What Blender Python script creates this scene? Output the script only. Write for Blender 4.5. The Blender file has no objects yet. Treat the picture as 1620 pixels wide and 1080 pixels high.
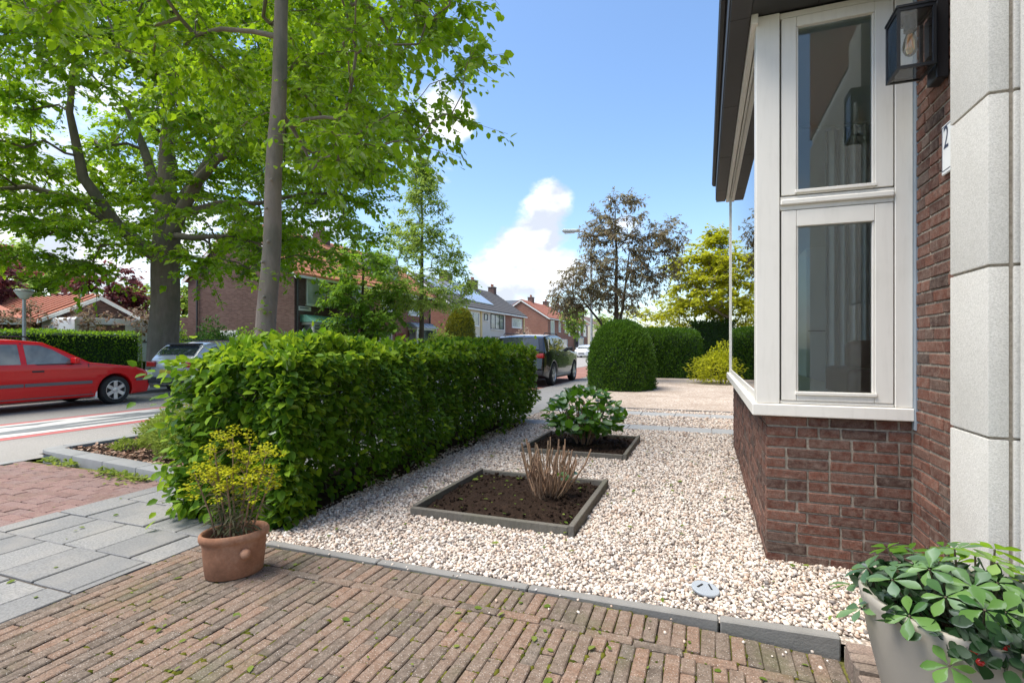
import bpy, bmesh, math, random
import numpy as np
from mathutils import Vector, Matrix

SC = bpy.context.scene
COL = SC.collection
R = math.radians
rng = np.random.default_rng(7)
random.seed(7)

# ------------------------------------------------------------------ camera
cam = bpy.data.cameras.new('camera')
cam_o = bpy.data.objects.new('camera', cam); COL.objects.link(cam_o)
cam_o.location = (0, 0, 1.25)
cam_o.rotation_euler = (R(90), 0, R(20.4))
cam.sensor_width = 36.0
cam.lens = 36.0 * 822 / 1620
cam.shift_y = 8 / 1620
cam.clip_start = 0.05
cam.clip_end = 3000
SC.camera = cam_o

# ------------------------------------------------------------------ sky, sun, exposure
SUN_EL, SUN_AZ = R(67), (-0.80, -0.45)        # towards the sun, in plan
EXPOSURE = 1.11
world = bpy.data.worlds.new('World'); SC.world = world
world.use_nodes = True
wn = world.node_tree; wn.nodes.clear()
def wnode(t, **k):
    n = wn.nodes.new(t)
    for a, b in k.items(): setattr(n, a, b)
    return n
def wmath(op, a, b=None, clamp=False):
    n = wnode('ShaderNodeMath', operation=op, use_clamp=clamp)
    for i, v in enumerate((a, b)):
        if v is None: continue
        if isinstance(v, (int, float)): n.inputs[i].default_value = v
        else: wn.links.new(v, n.inputs[i])
    return n.outputs[0]
w_out = wnode('ShaderNodeOutputWorld'); w_bg = wnode('ShaderNodeBackground')
sky = wnode('ShaderNodeTexSky', sky_type='NISHITA', sun_disc=False)
sky.sun_elevation = SUN_EL
sky.sun_rotation = math.atan2(SUN_AZ[0], SUN_AZ[1])
sky.air_density = 1.0; sky.dust_density = 1.2; sky.ozone_density = 1.6
w_tc = wnode('ShaderNodeTexCoord')
hsv = wnode('ShaderNodeHueSaturation'); hsv.inputs['Saturation'].default_value = 1.12; hsv.inputs['Value'].default_value = 0.86
wn.links.new(sky.outputs[0], hsv.inputs['Color'])
# cumulus: noise on the direction, denser towards the horizon
n1 = wnode('ShaderNodeTexNoise'); n1.inputs['Scale'].default_value = 3.6; n1.inputs['Detail'].default_value = 13; n1.inputs['Roughness'].default_value = 0.62
mp = wnode('ShaderNodeMapping'); mp.inputs['Location'].default_value = (3.3, 1.7, 0.4); mp.inputs['Scale'].default_value = (1, 1, 1.7)
wn.links.new(w_tc.outputs['Generated'], mp.inputs[0]); wn.links.new(mp.outputs[0], n1.inputs['Vector'])
sep = wnode('ShaderNodeSeparateXYZ'); wn.links.new(w_tc.outputs['Generated'], sep.inputs[0])
low = wmath('SUBTRACT', 1.0, wmath('MULTIPLY', sep.outputs['Z'], 2.6), True)      # 1 at the horizon, 0 from 22 degrees up
cl = wmath('ADD', n1.outputs['Fac'], wmath('ADD', wmath('MULTIPLY', low, 0.07), 0.035))
def blob(dirv, rad, amt, base):
    d = wnode('ShaderNodeVectorMath', operation='DISTANCE')
    nrm = Vector(dirv).normalized()
    sc_ = wnode('ShaderNodeVectorMath', operation='MULTIPLY')
    wn.links.new(w_tc.outputs['Generated'], sc_.inputs[0]); sc_.inputs[1].default_value = (1, 1, 0.8)
    wn.links.new(sc_.outputs[0], d.inputs[0]); d.inputs[1].default_value = (nrm.x, nrm.y, nrm.z * 0.8)
    g = wmath('SUBTRACT', 1.0, wmath('DIVIDE', d.outputs['Value'], rad), True)
    return wmath('ADD', base, wmath('MULTIPLY', wmath('POWER', g, 0.7), amt))
_c, _s = math.cos(R(20.4)), math.sin(R(20.4))
CLOUDS = ((-15.5, 16.9, 0.065, 0.27), (-16.8, 14.8, 0.065, 0.26), (-18.7, 12.1, 0.06, 0.2), (-21.1, 9.2, 0.075, 0.2), (-17.6, 8.8, 0.08, 0.16), (-14.2, 7.4, 0.09, 0.14), (-28.7, 22.4, 0.1, 0.34), (-27.0, 24.6, 0.06, 0.3), (-26.3, 23.1, 0.03, 0.15), (-8.4, 13.6, 0.06, 0.16), (-23.2, 14.8, 0.025, 0.12), (-62.8, 11.1, 0.3, 0.13), (-6.7, 28.4, 0.4, -0.24), (-21.1, 27.5, 0.16, -0.12), (-22.5, 31.7, 0.3, -0.1), (-10.1, 20.2, 0.1, -0.1))      # bearing from the street axis, elevation, size, density; negative: clear sky
for (az, el, r_, a_) in CLOUDS:
    cl = blob((math.sin(R(az)) * math.cos(R(el)), math.cos(R(az)) * math.cos(R(el)), math.sin(R(el))), r_, a_, cl)
n3 = wnode('ShaderNodeTexNoise'); n3.inputs['Scale'].default_value = 17; n3.inputs['Detail'].default_value = 10; n3.inputs['Roughness'].default_value = 0.6
wn.links.new(mp.outputs[0], n3.inputs['Vector'])
cl = wmath('ADD', cl, wmath('MULTIPLY', wmath('SUBTRACT', n3.outputs['Fac'], 0.5), 0.30))
cr = wnode('ShaderNodeMapRange', interpolation_type='SMOOTHSTEP'); cr.inputs[1].default_value = 0.57; cr.inputs[2].default_value = 0.78
wn.links.new(cl, cr.inputs[0])
n2 = wnode('ShaderNodeTexNoise'); n2.inputs['Scale'].default_value = 11; n2.inputs['Detail'].default_value = 6
wn.links.new(mp.outputs[0], n2.inputs['Vector'])
crmp = wnode('ShaderNodeValToRGB'); crmp.color_ramp.elements[0].color = (2.5, 2.65, 3.0, 1); crmp.color_ramp.elements[1].color = (4.6, 4.55, 4.5, 1)
crmp.color_ramp.elements[0].position = 0.40; crmp.color_ramp.elements[1].position = 0.58
wn.links.new(n2.outputs['Fac'], crmp.inputs[0])
wmix = wnode('ShaderNodeMix', data_type='RGBA')
wn.links.new(wmath('MULTIPLY', cr.outputs[0], 0.93), wmix.inputs[0])
wn.links.new(hsv.outputs[0], wmix.inputs['A']); wn.links.new(crmp.outputs[0], wmix.inputs['B'])
wn.links.new(wmix.outputs['Result'], w_bg.inputs['Color'])
w_bg.inputs["Strength"].default_value = 0.15
wn.links.new(w_bg.outputs[0], w_out.inputs[0])

sun = bpy.data.lights.new('sun', 'SUN'); sun.energy = 3.3; sun.angle = R(40); sun.color = (1.0, 0.95, 0.86)
sun_o = bpy.data.objects.new('sun', sun); COL.objects.link(sun_o)
_h = math.hypot(*SUN_AZ)
sdir = Vector((SUN_AZ[0] / _h * math.cos(SUN_EL), SUN_AZ[1] / _h * math.cos(SUN_EL), math.sin(SUN_EL)))
sun_o.rotation_euler = (-sdir).to_track_quat('-Z', 'Y').to_euler()
sun_o.location = (0, 0, 30)

SC.view_settings.view_transform = 'Standard'
SC.view_settings.look = 'None'
SC.view_settings.gamma = 1.0
SC.view_settings.use_curve_mapping = False
SC.view_settings.exposure = EXPOSURE
SC.cycles.max_bounces = 8
SC.cycles.transparent_max_bounces = 12
SC.cycles.use_denoising = True

# ------------------------------------------------------------------ materials
MATS = {}
class NT:
    def __init__(s, name):
        s.m = bpy.data.materials.new(name); s.m.use_nodes = True
        s.t = s.m.node_tree; s.t.nodes.clear()
        s.out = s.n('ShaderNodeOutputMaterial')
    def n(s, t, **k):
        x = s.t.nodes.new(t)
        for a, b in k.items(): setattr(x, a, b)
        return x
    def l(s, a, b): s.t.links.new(a, b)
    def put(s, v, inp):
        if hasattr(v, 'is_linked') or hasattr(v, 'links'): s.l(v, inp)
        elif isinstance(v, (tuple, list)): inp.default_value = tuple(v) + ((1,) if len(v) == 3 and inp.type == 'RGBA' else ())
        else: inp.default_value = v
    def noise(s, scale, detail=4, rough=.55, vec=None, coord='Object', dist=0):
        x = s.n('ShaderNodeTexNoise'); x.inputs['Scale'].default_value = scale; x.inputs['Detail'].default_value = detail; x.inputs['Roughness'].default_value = rough
        x.inputs['Distortion'].default_value = dist
        s.l(vec if vec is not None else s.co(coord), x.inputs['Vector']); return x.outputs['Fac']
    def co(s, which='Object'):
        if which == 'World':
            return s.n('ShaderNodeNewGeometry').outputs['Position']
        return s.n('ShaderNodeTexCoord').outputs[which]
    def ramp(s, fac, stops, interp='LINEAR'):
        x = s.n('ShaderNodeValToRGB'); x.color_ramp.interpolation = interp
        e = x.color_ramp.elements
        while len(e) < len(stops): e.new(.5)
        for q, (p, c) in zip(e, stops): q.position = p; q.color = tuple(c) + (1,)
        s.l(fac, x.inputs[0]); return x.outputs[0]
    def mix(s, fac, a, b, mode='MIX'):
        x = s.n('ShaderNodeMix', data_type='RGBA', blend_type=mode)
        s.put(fac, x.inputs[0]); s.put(a, x.inputs['A']); s.put(b, x.inputs['B']); return x.outputs['Result']
    def math(s, op, a, b=0., clamp=False):
        x = s.n('ShaderNodeMath', operation=op, use_clamp=clamp); s.put(a, x.inputs[0]); s.put(b, x.inputs[1]); return x.outputs[0]
    def rnd(s):   # random per object and per loose piece, in one
        a = s.n('ShaderNodeObjectInfo').outputs['Random']; b = s.n('ShaderNodeNewGeometry').outputs['Random Per Island']
        return s.math('FRACT', s.math('ADD', a, b))
    def bump(s, h, strength=.3, dist=.01):
        x = s.n('ShaderNodeBump'); x.inputs['Strength'].default_value = strength; x.inputs['Distance'].default_value = dist
        s.l(h, x.inputs['Height']); return x.outputs[0]
    def principled(s, color, rough=.7, metal=0., spec=.5, normal=None, **kw):
        p = s.n('ShaderNodeBsdfPrincipled'); s.put(color, p.inputs['Base Color']); s.put(rough, p.inputs['Roughness'])
        p.inputs['Metallic'].default_value = metal; p.inputs['Specular IOR Level'].default_value = spec
        if normal is not None: s.l(normal, p.inputs['Normal'])
        for k, v in kw.items(): s.put(v, p.inputs[k.replace('_', ' ')])
        s.l(p.outputs[0], s.out.inputs[0]); MATS[s.m.name] = s.m
        return s.m

def plain(name, color, rough=.6, metal=0., var=.12, scale=6., bump=.0, spec=.5, coat=0.):
    t = NT(name)
    n = t.noise(scale, 5)
    c = t.mix(t.math('MULTIPLY', n, 1.0), [max(0, x * (1 - var)) for x in color], [min(1, x * (1 + var)) for x in color])
    kw = {}
    if coat: kw = dict(Coat_Weight=coat, Coat_Roughness=.03)
    return t.principled(c, rough, metal, spec, t.bump(t.noise(scale * 12, 3), bump, .004) if bump else None, **kw)

def leafmat(name, dark, light, trans, spec=.25, rough=.42, gloss=.10):
    t = NT(name)
    r = t.rnd()
    big = t.noise(1.3, 3, coord='World')
    f = t.math('ADD', t.math('MULTIPLY', r, .75), t.math('MULTIPLY', t.math('SUBTRACT', big, .5), .9), True)
    col = t.mix(f, dark, light)
    tr = t.mix(f, [x * .75 for x in trans], trans)
    d = t.n('ShaderNodeBsdfDiffuse'); t.l(col, d.inputs[0])
    b = t.n('ShaderNodeBsdfTranslucent'); t.l(tr, b.inputs[0])
    g = t.n('ShaderNodeBsdfGlossy'); g.inputs['Roughness'].default_value = rough; g.inputs[0].default_value = (.9, .95, 1, 1)
    m1 = t.n('ShaderNodeMixShader'); m1.inputs[0].default_value = .45; t.l(d.outputs[0], m1.inputs[1]); t.l(b.outputs[0], m1.inputs[2])
    fr = t.n('ShaderNodeFresnel'); fr.inputs[0].default_value = 1.40
    m2 = t.n('ShaderNodeMixShader'); t.l(t.math('MULTIPLY', fr.outputs[0], gloss * 3.0, True), m2.inputs[0]); t.l(m1.outputs[0], m2.inputs[1]); t.l(g.outputs[0], m2.inputs[2])
    t.l(m2.outputs[0], t.out.inputs[0]); MATS[name] = t.m
    return t.m

def glassmat(name, tint=(.9, .93, .92), ior=1.5, extra=0.0):
    t = NT(name)
    tr = t.n('ShaderNodeBsdfTransparent'); tr.inputs[0].default_value = tuple(tint) + (1,)
    g = t.n('ShaderNodeBsdfGlossy'); g.inputs['Roughness'].default_value = .0; g.inputs[0].default_value = (1, 1, 1, 1)
    fr = t.n('ShaderNodeFresnel'); fr.inputs[0].default_value = ior
    m = t.n('ShaderNodeMixShader'); t.l(t.math('ADD', t.math('MULTIPLY', fr.outputs[0], 1.15), extra, True), m.inputs[0]); t.l(tr.outputs[0], m.inputs[1]); t.l(g.outputs[0], m.inputs[2])
    t.l(m.outputs[0], t.out.inputs[0]); MATS[name] = t.m
    return t.m

def M(n): return MATS[n]

def brickmat(name, stops, rough=.85, moss=None, speck=0., bump=.5):
    t = NT(name)
    r = t.rnd()
    c = t.ramp(r, stops)
    n = t.noise(26, 6, .62, coord='World')
    c = t.mix(t.math('MULTIPLY', n, .55), c, (.05, .04, .035), 'MULTIPLY') if False else t.mix(t.ramp(n, [(.38, (.0,) * 3), (.70, (.85,) * 3)]), c, t.mix(.5, c, (.34, .27, .22)))
    fine = t.noise(140, 3, .6, coord='World')
    c = t.mix(t.ramp(fine, [(.35, (.55,) * 3), (.6, (0,) * 3)]), c, [x * .45 for x in stops[0][1]])
    if speck:
        v = t.n('ShaderNodeTexVoronoi'); v.inputs['Scale'].default_value = 95; t.l(t.co('World'), v.inputs['Vector'])
        c = t.mix(t.ramp(v.outputs['Distance'], [(.10, (speck,) * 3), (.2, (0,) * 3)]), c, (.62, .58, .53))
    if moss:
        mm = t.noise(2.4, 6, .65, coord='World')
        c = t.mix(t.ramp(mm, [(.52, (0,) * 3), (.72, (moss,) * 3)]), c, (.075, .085, .03))
    h = t.math('ADD', t.math('MULTIPLY', n, .6), t.math('MULTIPLY', fine, .4))
    return t.principled(c, rough, 0, .25, t.bump(h, bump, .006))

brickmat('wall_brick', [(0, (.050, .026, .020)), (.3, (.115, .044, .030)), (.55, (.150, .056, .036)), (.8, (.20, .086, .058)), (1, (.085, .056, .045))], bump=.7)
brickmat('path_brick', [(0, (.090, .070, .054)), (.3, (.138, .102, .076)), (.6, (.172, .115, .082)), (.85, (.200, .120, .080)), (1, (.120, .100, .080))], moss=.5, speck=.6)
brickmat('parking_brick', [(0, (.185, .105, .092)), (.5, (.255, .150, .132)), (1, (.215, .140, .130))], moss=.2, speck=.2)
brickmat('step_brick', [(0, (.13, .105, .085)), (.5, (.20, .155, .125)), (1, (.24, .17, .14))], moss=.5)

def mortar():
    t = NT('mortar'); n = t.noise(60, 5, coord='World'); c = t.ramp(n, [(.3, (.22, .185, .145)), (.7, (.40, .35, .285))])
    return t.principled(c, .95, 0, .1, t.bump(n, .6, .004))
mortar()
def joint_sand():
    t = NT('joint_sand'); n = t.noise(3.2, 6, .65, coord='World'); f = t.noise(70, 3, coord='World')
    c = t.ramp(f, [(.3, (.022, .017, .013)), (.7, (.065, .052, .040))])
    c = t.mix(t.ramp(n, [(.40, (0,) * 3), (.56, (1,) * 3)]), c, t.mix(f, (.06, .075, .014), (.20, .19, .035)))
    return t.principled(c, .95, 0, .1, t.bump(f, .8, .006))
joint_sand()
def asphalt():
    t = NT('asphalt'); f = t.noise(95, 4, .7, coord='World'); b = t.noise(.5, 4, coord='World')
    v = t.n('ShaderNodeTexVoronoi'); v.inputs['Scale'].default_value = 70; t.l(t.co('World'), v.inputs['Vector'])
    c = t.ramp(f, [(.3, (.16, .15, .14)), (.7, (.40, .38, .355))])
    c = t.mix(t.ramp(b, [(.35, (.35,) * 3), (.65, (0,) * 3)]), c, (.21, .20, .185))
    c = t.mix(t.ramp(v.outputs['Distance'], [(.15, (.5,) * 3), (.3, (0,) * 3)]), c, (.42, .40, .37))
    return t.principled(c, .9, 0, .2, t.bump(f, .6, .006))
asphalt()
def slabmat():
    t = NT('concrete_slab'); r = t.rnd(); f = t.noise(85, 4, .8, coord='World'); b = t.noise(3.0, 5, coord='World')
    c = t.ramp(r, [(0, (.20, .199, .195)), (.5, (.245, .242, .235)), (1, (.275, .27, .26))])
    c = t.mix(t.ramp(f, [(.38, (.85,) * 3), (.6, (0,) * 3)]), c, (.13, .13, .128))
    c = t.mix(t.ramp(b, [(.45, (0,) * 3), (.75, (.5,) * 3)]), c, (.30, .275, .24))
    return t.principled(c, .88, 0, .25, t.bump(f, .45, .004))
slabmat()
def pebble():
    t = NT('pebble'); r = t.n('ShaderNodeNewGeometry').outputs['Random Per Island']
    c = t.ramp(r, [(0, (.46, .38, .31)), (.16, (.60, .52, .44)), (.34, (.72, .67, .60)), (.46, (.50, .355, .26)), (.58, (.66, .59, .51)), (.70, (.33, .23, .165)), (.80, (.64, .61, .57)), (.90, (.23, .18, .15)), (1, (.13, .12, .115))])
    n = t.noise(130, 3, coord='World')
    c = t.mix(t.ramp(n, [(.4, (0,) * 3), (.7, (.35,) * 3)]), c, (.42, .34, .28))
    return t.principled(c, .62, 0, .4)
pebble()
def gravel_bed():
    t = NT('gravel_bed'); v = t.n('ShaderNodeTexVoronoi'); v.inputs['Scale'].default_value = 55; t.l(t.co('World'), v.inputs['Vector'])
    sp = t.n('ShaderNodeSeparateColor'); t.l(v.outputs['Color'], sp.inputs[0])
    c = t.ramp(sp.outputs[0], [(0, (.60, .53, .46)), (.4, (.70, .65, .58)), (.7, (.52, .42, .34)), (.9, (.35, .29, .25)), (1, (.6, .58, .55))])
    c = t.mix(t.ramp(v.outputs['Distance'], [(.35, (0,) * 3), (.7, (.8,) * 3)]), c, (.16, .13, .105))
    b = t.noise(1.2, 5, coord='World')
    c = t.mix(t.ramp(b, [(.4, (0,) * 3), (.7, (.3,) * 3)]), c, (.38, .33, .27))
    h = t.math('SUBTRACT', 1., v.outputs['Distance'])
    return t.principled(c, .9, 0, .2, t.bump(h, .9, .012))
gravel_bed()
def fine_gravel():
    t = NT('fine_gravel'); v = t.n('ShaderNodeTexVoronoi'); v.inputs['Scale'].default_value = 38; t.l(t.co('World'), v.inputs['Vector'])
    sp = t.n('ShaderNodeSeparateColor'); t.l(v.outputs['Color'], sp.inputs[0]); b = t.noise(.9, 6, .65, coord='World'); w = t.noise(7, 4, coord='World')
    c = t.ramp(sp.outputs[0], [(0, (.24, .18, .14)), (.3, (.42, .35, .29)), (.6, (.54, .47, .40)), (.85, (.34, .26, .20)), (1, (.60, .56, .51))])
    c = t.mix(t.ramp(b, [(.42, (0,) * 3), (.68, (.6,) * 3)]), c, (.25, .19, .145)); c = t.mix(t.ramp(w, [(.5, (0,) * 3), (.75, (.3,) * 3)]), c, (.20, .155, .12))
    return t.principled(c, .95, 0, .1, t.bump(t.math('SUBTRACT', 1., v.outputs['Distance']), .9, .015))
fine_gravel()
def soil():
    t = NT('soil'); f = t.noise(40, 6, .7, coord='World'); c = t.ramp(f, [(.3, (.016, .010, .007)), (.6, (.042, .026, .018)), (.8, (.085, .055, .036))])
    return t.principled(c, .95, 0, .1, t.bump(f, 1.0, .03))
soil()
def mulch():
    t = NT('mulch'); r = t.n('ShaderNodeNewGeometry').outputs['Random Per Island']
    c = t.ramp(r, [(0, (.10, .055, .035)), (.4, (.22, .125, .085)), (.75, (.33, .21, .15)), (1, (.42, .32, .24))])
    return t.principled(c, .9, 0, .1)
mulch()
def ground():
    t = NT('garden_ground'); f = t.noise(1.6, 6, .65, coord='World'); g = t.noise(30, 4, coord='World')
    c = t.mix(f, (.045, .075, .02), (.09, .12, .035)); c = t.mix(t.ramp(g, [(.3, (.5,) * 3), (.7, (0,) * 3)]), c, (.06, .045, .03))
    return t.principled(c, .95, 0, .1, t.bump(g, .8, .02))
ground()
def bark(name, a, b, sc=9, strength=.8):
    t = NT(name); mpn = t.n('ShaderNodeMapping'); mpn.inputs['Scale'].default_value = (1, 1, .28); t.l(t.co('World'), mpn.inputs[0])
    n = t.noise(sc, 7, .68, vec=mpn.outputs[0]); n2 = t.noise(2.2, 4, coord='World')
    c = t.mix(n, a, b); c = t.mix(t.ramp(n2, [(.45, (0,) * 3), (.7, (.45,) * 3)]), c, (.11, .115, .075))
    return t.principled(c, .9, 0, .15, t.bump(n, strength, .03))
bark('bark_old', (.07, .058, .045), (.27, .23, .185), 8, 1.0)
bark('bark_smooth', (.17, .130, .100), (.38, .305, .245), 14, .45)
bark('bark_twig', (.04, .03, .022), (.11, .085, .062), 14, .5)
bark('bark_dead', (.15, .085, .05), (.38, .25, .165), 30, .6)
bark('timber', (.085, .075, .062), (.20, .185, .16), 40, .5)

def painted_wood():
    t = NT('white_paint'); mpn = t.n('ShaderNodeMapping'); mpn.inputs['Scale'].default_value = (1, 1, .12); t.l(t.co('World'), mpn.inputs[0])
    st = t.noise(38, 5, .6, vec=mpn.outputs[0]); b = t.noise(3.5, 6, .6, coord='World'); f = t.noise(220, 2, coord='World')
    c = t.mix(t.ramp(st, [(.5, (0,) * 3), (.8, (.35,) * 3)]), (.735, .70, .635), (.56, .53, .47))
    c = t.mix(t.ramp(b, [(.52, (0,) * 3), (.75, (.35,) * 3)]), c, (.60, .57, .50))
    return t.principled(c, .42, 0, .45, t.bump(t.math('ADD', f, st), .10, .002))
painted_wood()
plain('white_trim', (.78, .77, .74), .5, var=.04, scale=2)
plain('dark_cladding', (.030, .029, .030), .55, var=.25, scale=3, bump=.12)
plain('black_metal', (.010, .011, .013), .38, var=.2, spec=.4)
plain('black_rubber', (.012, .012, .012), .7, var=.2)
plain('galvanised', (.42, .43, .43), .45, .6, var=.12)
plain('concrete_edge', (.19, .183, .17), .9, var=.3, scale=7, bump=.5)
plain('kerb_concrete', (.24, .24, .235), .9, var=.25, scale=6, bump=.5)
plain('strip_concrete', (.30, .31, .31), .9, var=.15, scale=5, bump=.4)
plain('plaster', (.80, .79, .76), .9, var=.03, scale=1)
plain('curtain', (.48, .48, .47), .95, var=.1, scale=9)
plain('leather', (.055, .024, .016), .38, var=.25, scale=12, bump=.15)
plain('room_floor', (.33, .31, .28), .5, var=.2)
plain('cabinet_white', (.82, .82, .80), .5, var=.03)
plain('planter_grey', (.30, .275, .235), .62, var=.07, scale=5, bump=.08)
plain('lid_grey', (.30, .33, .36), .55, var=.1)
plain('enamel', (.80, .81, .80), .2, var=.03)
plain('navy_print', (.02, .03, .07), .4)
plain('cream_wall', (.70, .62, .47), .9, var=.05, bump=.2)
plain('pale_wall', (.62, .57, .50), .9, var=.05)
plain('yellow_trim', (.62, .47, .22), .7)
plain('roof_dark', (.075, .068, .064), .8, var=.3, scale=3, bump=.4)
plain('roof_red', (.33, .115, .065), .8, var=.25, scale=3, bump=.4)
plain('roof_orange', (.33, .125, .06), .8, var=.25, scale=3, bump=.4)
plain('roof_brown', (.19, .12, .09), .8, var=.25, scale=3)
plain('copper_green', (.15, .36, .29), .6, var=.2, scale=4)
plain('zinc_blue', (.23, .27, .31), .55, var=.15)
plain('door_wood', (.42, .17, .07), .5, var=.2)
plain('door_red', (.28, .02, .025), .4)
plain('window_red', (.22, .022, .025), .4)
plain('blind_slat', (.55, .57, .53), .6)
plain('solar_panel', (.40, .43, .47), .10, .3, var=.1, spec=.9)
plain('drainpipe', (.05, .05, .05), .5)
plain('mark_red', (.40, .11, .105), .85, var=.25, scale=9)
plain('mark_white', (.50, .49, .465), .85, var=.18, scale=9)
plain('mark_grey', (.16, .17, .175), .85, var=.25, scale=9)
plain('gum_pale', (.30, .25, .20), .8)
plain('car_red', (.60, .006, .008), .32, var=.04, coat=.45, spec=.3)
plain('car_black', (.008, .009, .011), .22, var=.1, coat=1.)
plain('car_silver', (.50, .51, .53), .30, .35, var=.04, coat=1.)
plain('car_white', (.72, .73, .74), .3, var=.03, coat=.8)
plain('car_trim', (.030, .030, .034), .55)
plain('car_mould', (.12, .11, .12), .5)
plain('alloy', (.62, .62, .63), .28, .8, var=.08)
plain('chrome', (.75, .75, .76), .15, 1.)
plain('lamp_clear', (.75, .75, .74), .15, spec=.8)
plain('lamp_red', (.42, .01, .012), .2, spec=.8)
plain('plate_yellow', (.62, .44, .03), .5)
plain('lamp_glass', (.72, .74, .74), .3)
plain('flower_yellow', (.46, .44, .02), .7, var=.25, scale=20)
plain('berry_red', (.55, .01, .01), .25, spec=.7)
plain('bulb_gold', (.85, .40, .08), .3)
glassmat('glass_amber', (1.0, .80, .50), 1.5, .04)
plain('wire_pale', (.5, .4, .3), .8)
glassmat('glass', (.90, .93, .92))
glassmat('glass_lantern', (.93, .95, .95), 1.45, .03)
def carglass():
    t = NT('car_glass'); return t.principled((.035, .045, .05), .03, 0, 1.0)
carglass()
def carglass_light():
    t = NT('car_glass_painted_view'); n = t.noise(1.7, 3, coord='World', dist=.6); c = t.ramp(n, [(.35, (.035, .042, .045)), (.5, (.11, .13, .135)), (.65, (.20, .225, .225))]); return t.principled(c, .04, 0, .8)  # pale patches painted in for the bright background showing through the windows
carglass_light()
plain('joint_dark', (.075, .058, .042), .95, var=.4, scale=30, bump=.5)
def houseglass():
    t = NT('house_glass'); n = t.noise(.9, 3, coord='World'); c = t.ramp(n, [(.35, (.05, .06, .065)), (.65, (.30, .32, .32))])
    return t.principled(c, .04, 0, 1.0)
houseglass()
def curtainglass():
    t = NT('net_curtain_glass'); n = t.noise(2.5, 3, coord='World'); c = t.ramp(n, [(.3, (.42, .45, .43)), (.7, (.58, .61, .58))])
    return t.principled(c, .12, 0, .8)
curtainglass()
def stone():
    t = NT('cast_stone'); f = t.noise(170, 4, .75, coord='World'); b = t.noise(4, 5, coord='World')
    c = t.ramp(f, [(.3, (.44, .425, .39)), (.55, (.61, .59, .55)), (.7, (.68, .66, .62))])
    c = t.mix(t.ramp(b, [(.5, (0,) * 3), (.8, (.3,) * 3)]), c, (.42, .40, .36))
    return t.principled(c, .9, 0, .2, t.bump(f, .6, .004))
stone()
def terracotta():
    t = NT('terracotta'); b = t.noise(5, 6, .65); f = t.noise(60, 4)
    c = t.ramp(b, [(.3, (.20, .100, .058)), (.5, (.34, .165, .095)), (.72, (.46, .275, .18))])
    c = t.mix(t.ramp(f, [(.4, (.25,) * 3), (.6, (0,) * 3)]), c, (.16, .075, .045))
    return t.principled(c, .85, 0, .2, t.bump(f, .25, .004))
terracotta()
def housebrick(name, a, b, m=(.30, .26, .22)):
    t = NT(name); g = t.n('ShaderNodeNewGeometry'); sp = t.n('ShaderNodeSeparateXYZ'); t.l(g.outputs['Position'], sp.inputs[0])
    cb = t.n('ShaderNodeCombineXYZ'); t.l(t.math('ADD', sp.outputs[0], sp.outputs[1]), cb.inputs[0]); t.l(sp.outputs[2], cb.inputs[1])
    br = t.n('ShaderNodeTexBrick'); t.l(cb.outputs[0], br.inputs['Vector'])
    for k, v in (('Scale', 1.), ('Brick Width', .22), ('Row Height', .0625), ('Mortar Size', .006), ('Bias', .0)): br.inputs[k].default_value = v
    br.inputs['Color1'].default_value = tuple(a) + (1,); br.inputs['Color2'].default_value = tuple(b) + (1,); br.inputs['Mortar'].default_value = tuple(m) + (1,)
    n = t.noise(.6, 5, coord='World')
    c = t.mix(t.ramp(n, [(.35, (.25,) * 3), (.65, (0,) * 3)]), br.outputs['Color'], [x * .6 for x in a])
    return t.principled(c, .9, 0, .15)
housebrick('house_brick_brown', (.105, .058, .048), (.175, .105, .090), (.17, .14, .125))
housebrick('house_brick_red', (.26, .10, .070), (.34, .15, .105), (.34, .27, .22))
housebrick('parking_far', (.24, .12, .095), (.30, .165, .135), (.16, .12, .1))

leafmat('leaf_hedge', (0.018, 0.062, 0.006), (0.135, 0.25, 0.018), (0.22, 0.42, 0.018), gloss=.07)
leafmat('leaf_hedge_new', (.13, .24, .014), (.30, .42, .028), (.44, .62, .026), gloss=.06)
leafmat('leaf_lime', (0.09, 0.2, 0.01), (0.29, 0.47, 0.022), (0.54, 0.8, 0.02), gloss=.05)
leafmat('leaf_big', (0.085, 0.195, 0.009), (0.28, 0.46, 0.018), (0.56, 0.84, 0.02), gloss=.05)
leafmat('leaf_slim', (0.17, 0.27, 0.04), (0.34, 0.46, 0.09), (0.48, 0.64, 0.09), gloss=.05)
leafmat('leaf_oak', (0.075, 0.17, 0.018), (0.2, 0.34, 0.035), (0.36, 0.6, 0.035), gloss=.05)
leafmat('leaf_purple', (0.17, 0.11, 0.082), (0.27, 0.275, 0.13), (0.34, 0.29, 0.15), gloss=.05)
leafmat('leaf_maple', (0.1, 0.032, 0.036), (0.24, 0.085, 0.085), (0.3, 0.085, 0.085), gloss=.05)
leafmat('leaf_gold', (0.26, 0.29, 0.015), (0.5, 0.49, 0.02), (0.66, 0.68, 0.02), gloss=.05)
leafmat('leaf_pale', (0.140, 0.224, 0.028), (0.280, 0.378, 0.056), (0.420, 0.560, 0.070), gloss=.05)
leafmat('leaf_yew', (0.035, 0.095, 0.01), (0.11, 0.21, 0.018), (0.1, 0.2, 0.018), gloss=.05)
leafmat('leaf_dark', (0.022, 0.073, 0.014), (0.056, 0.133, 0.020), (0.070, 0.154, 0.021), gloss=.06)
leafmat('leaf_hydrangea', (0.035, 0.1, 0.01), (0.125, 0.26, 0.022), (0.16, 0.36, 0.022), gloss=.045, rough=.45)
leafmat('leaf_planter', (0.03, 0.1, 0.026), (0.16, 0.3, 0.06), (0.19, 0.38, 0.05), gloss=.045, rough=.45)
leafmat('leaf_planter_new', (0.119, 0.245, 0.017), (0.224, 0.378, 0.025), (0.336, 0.588, 0.031), gloss=.045, rough=.45)
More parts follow.
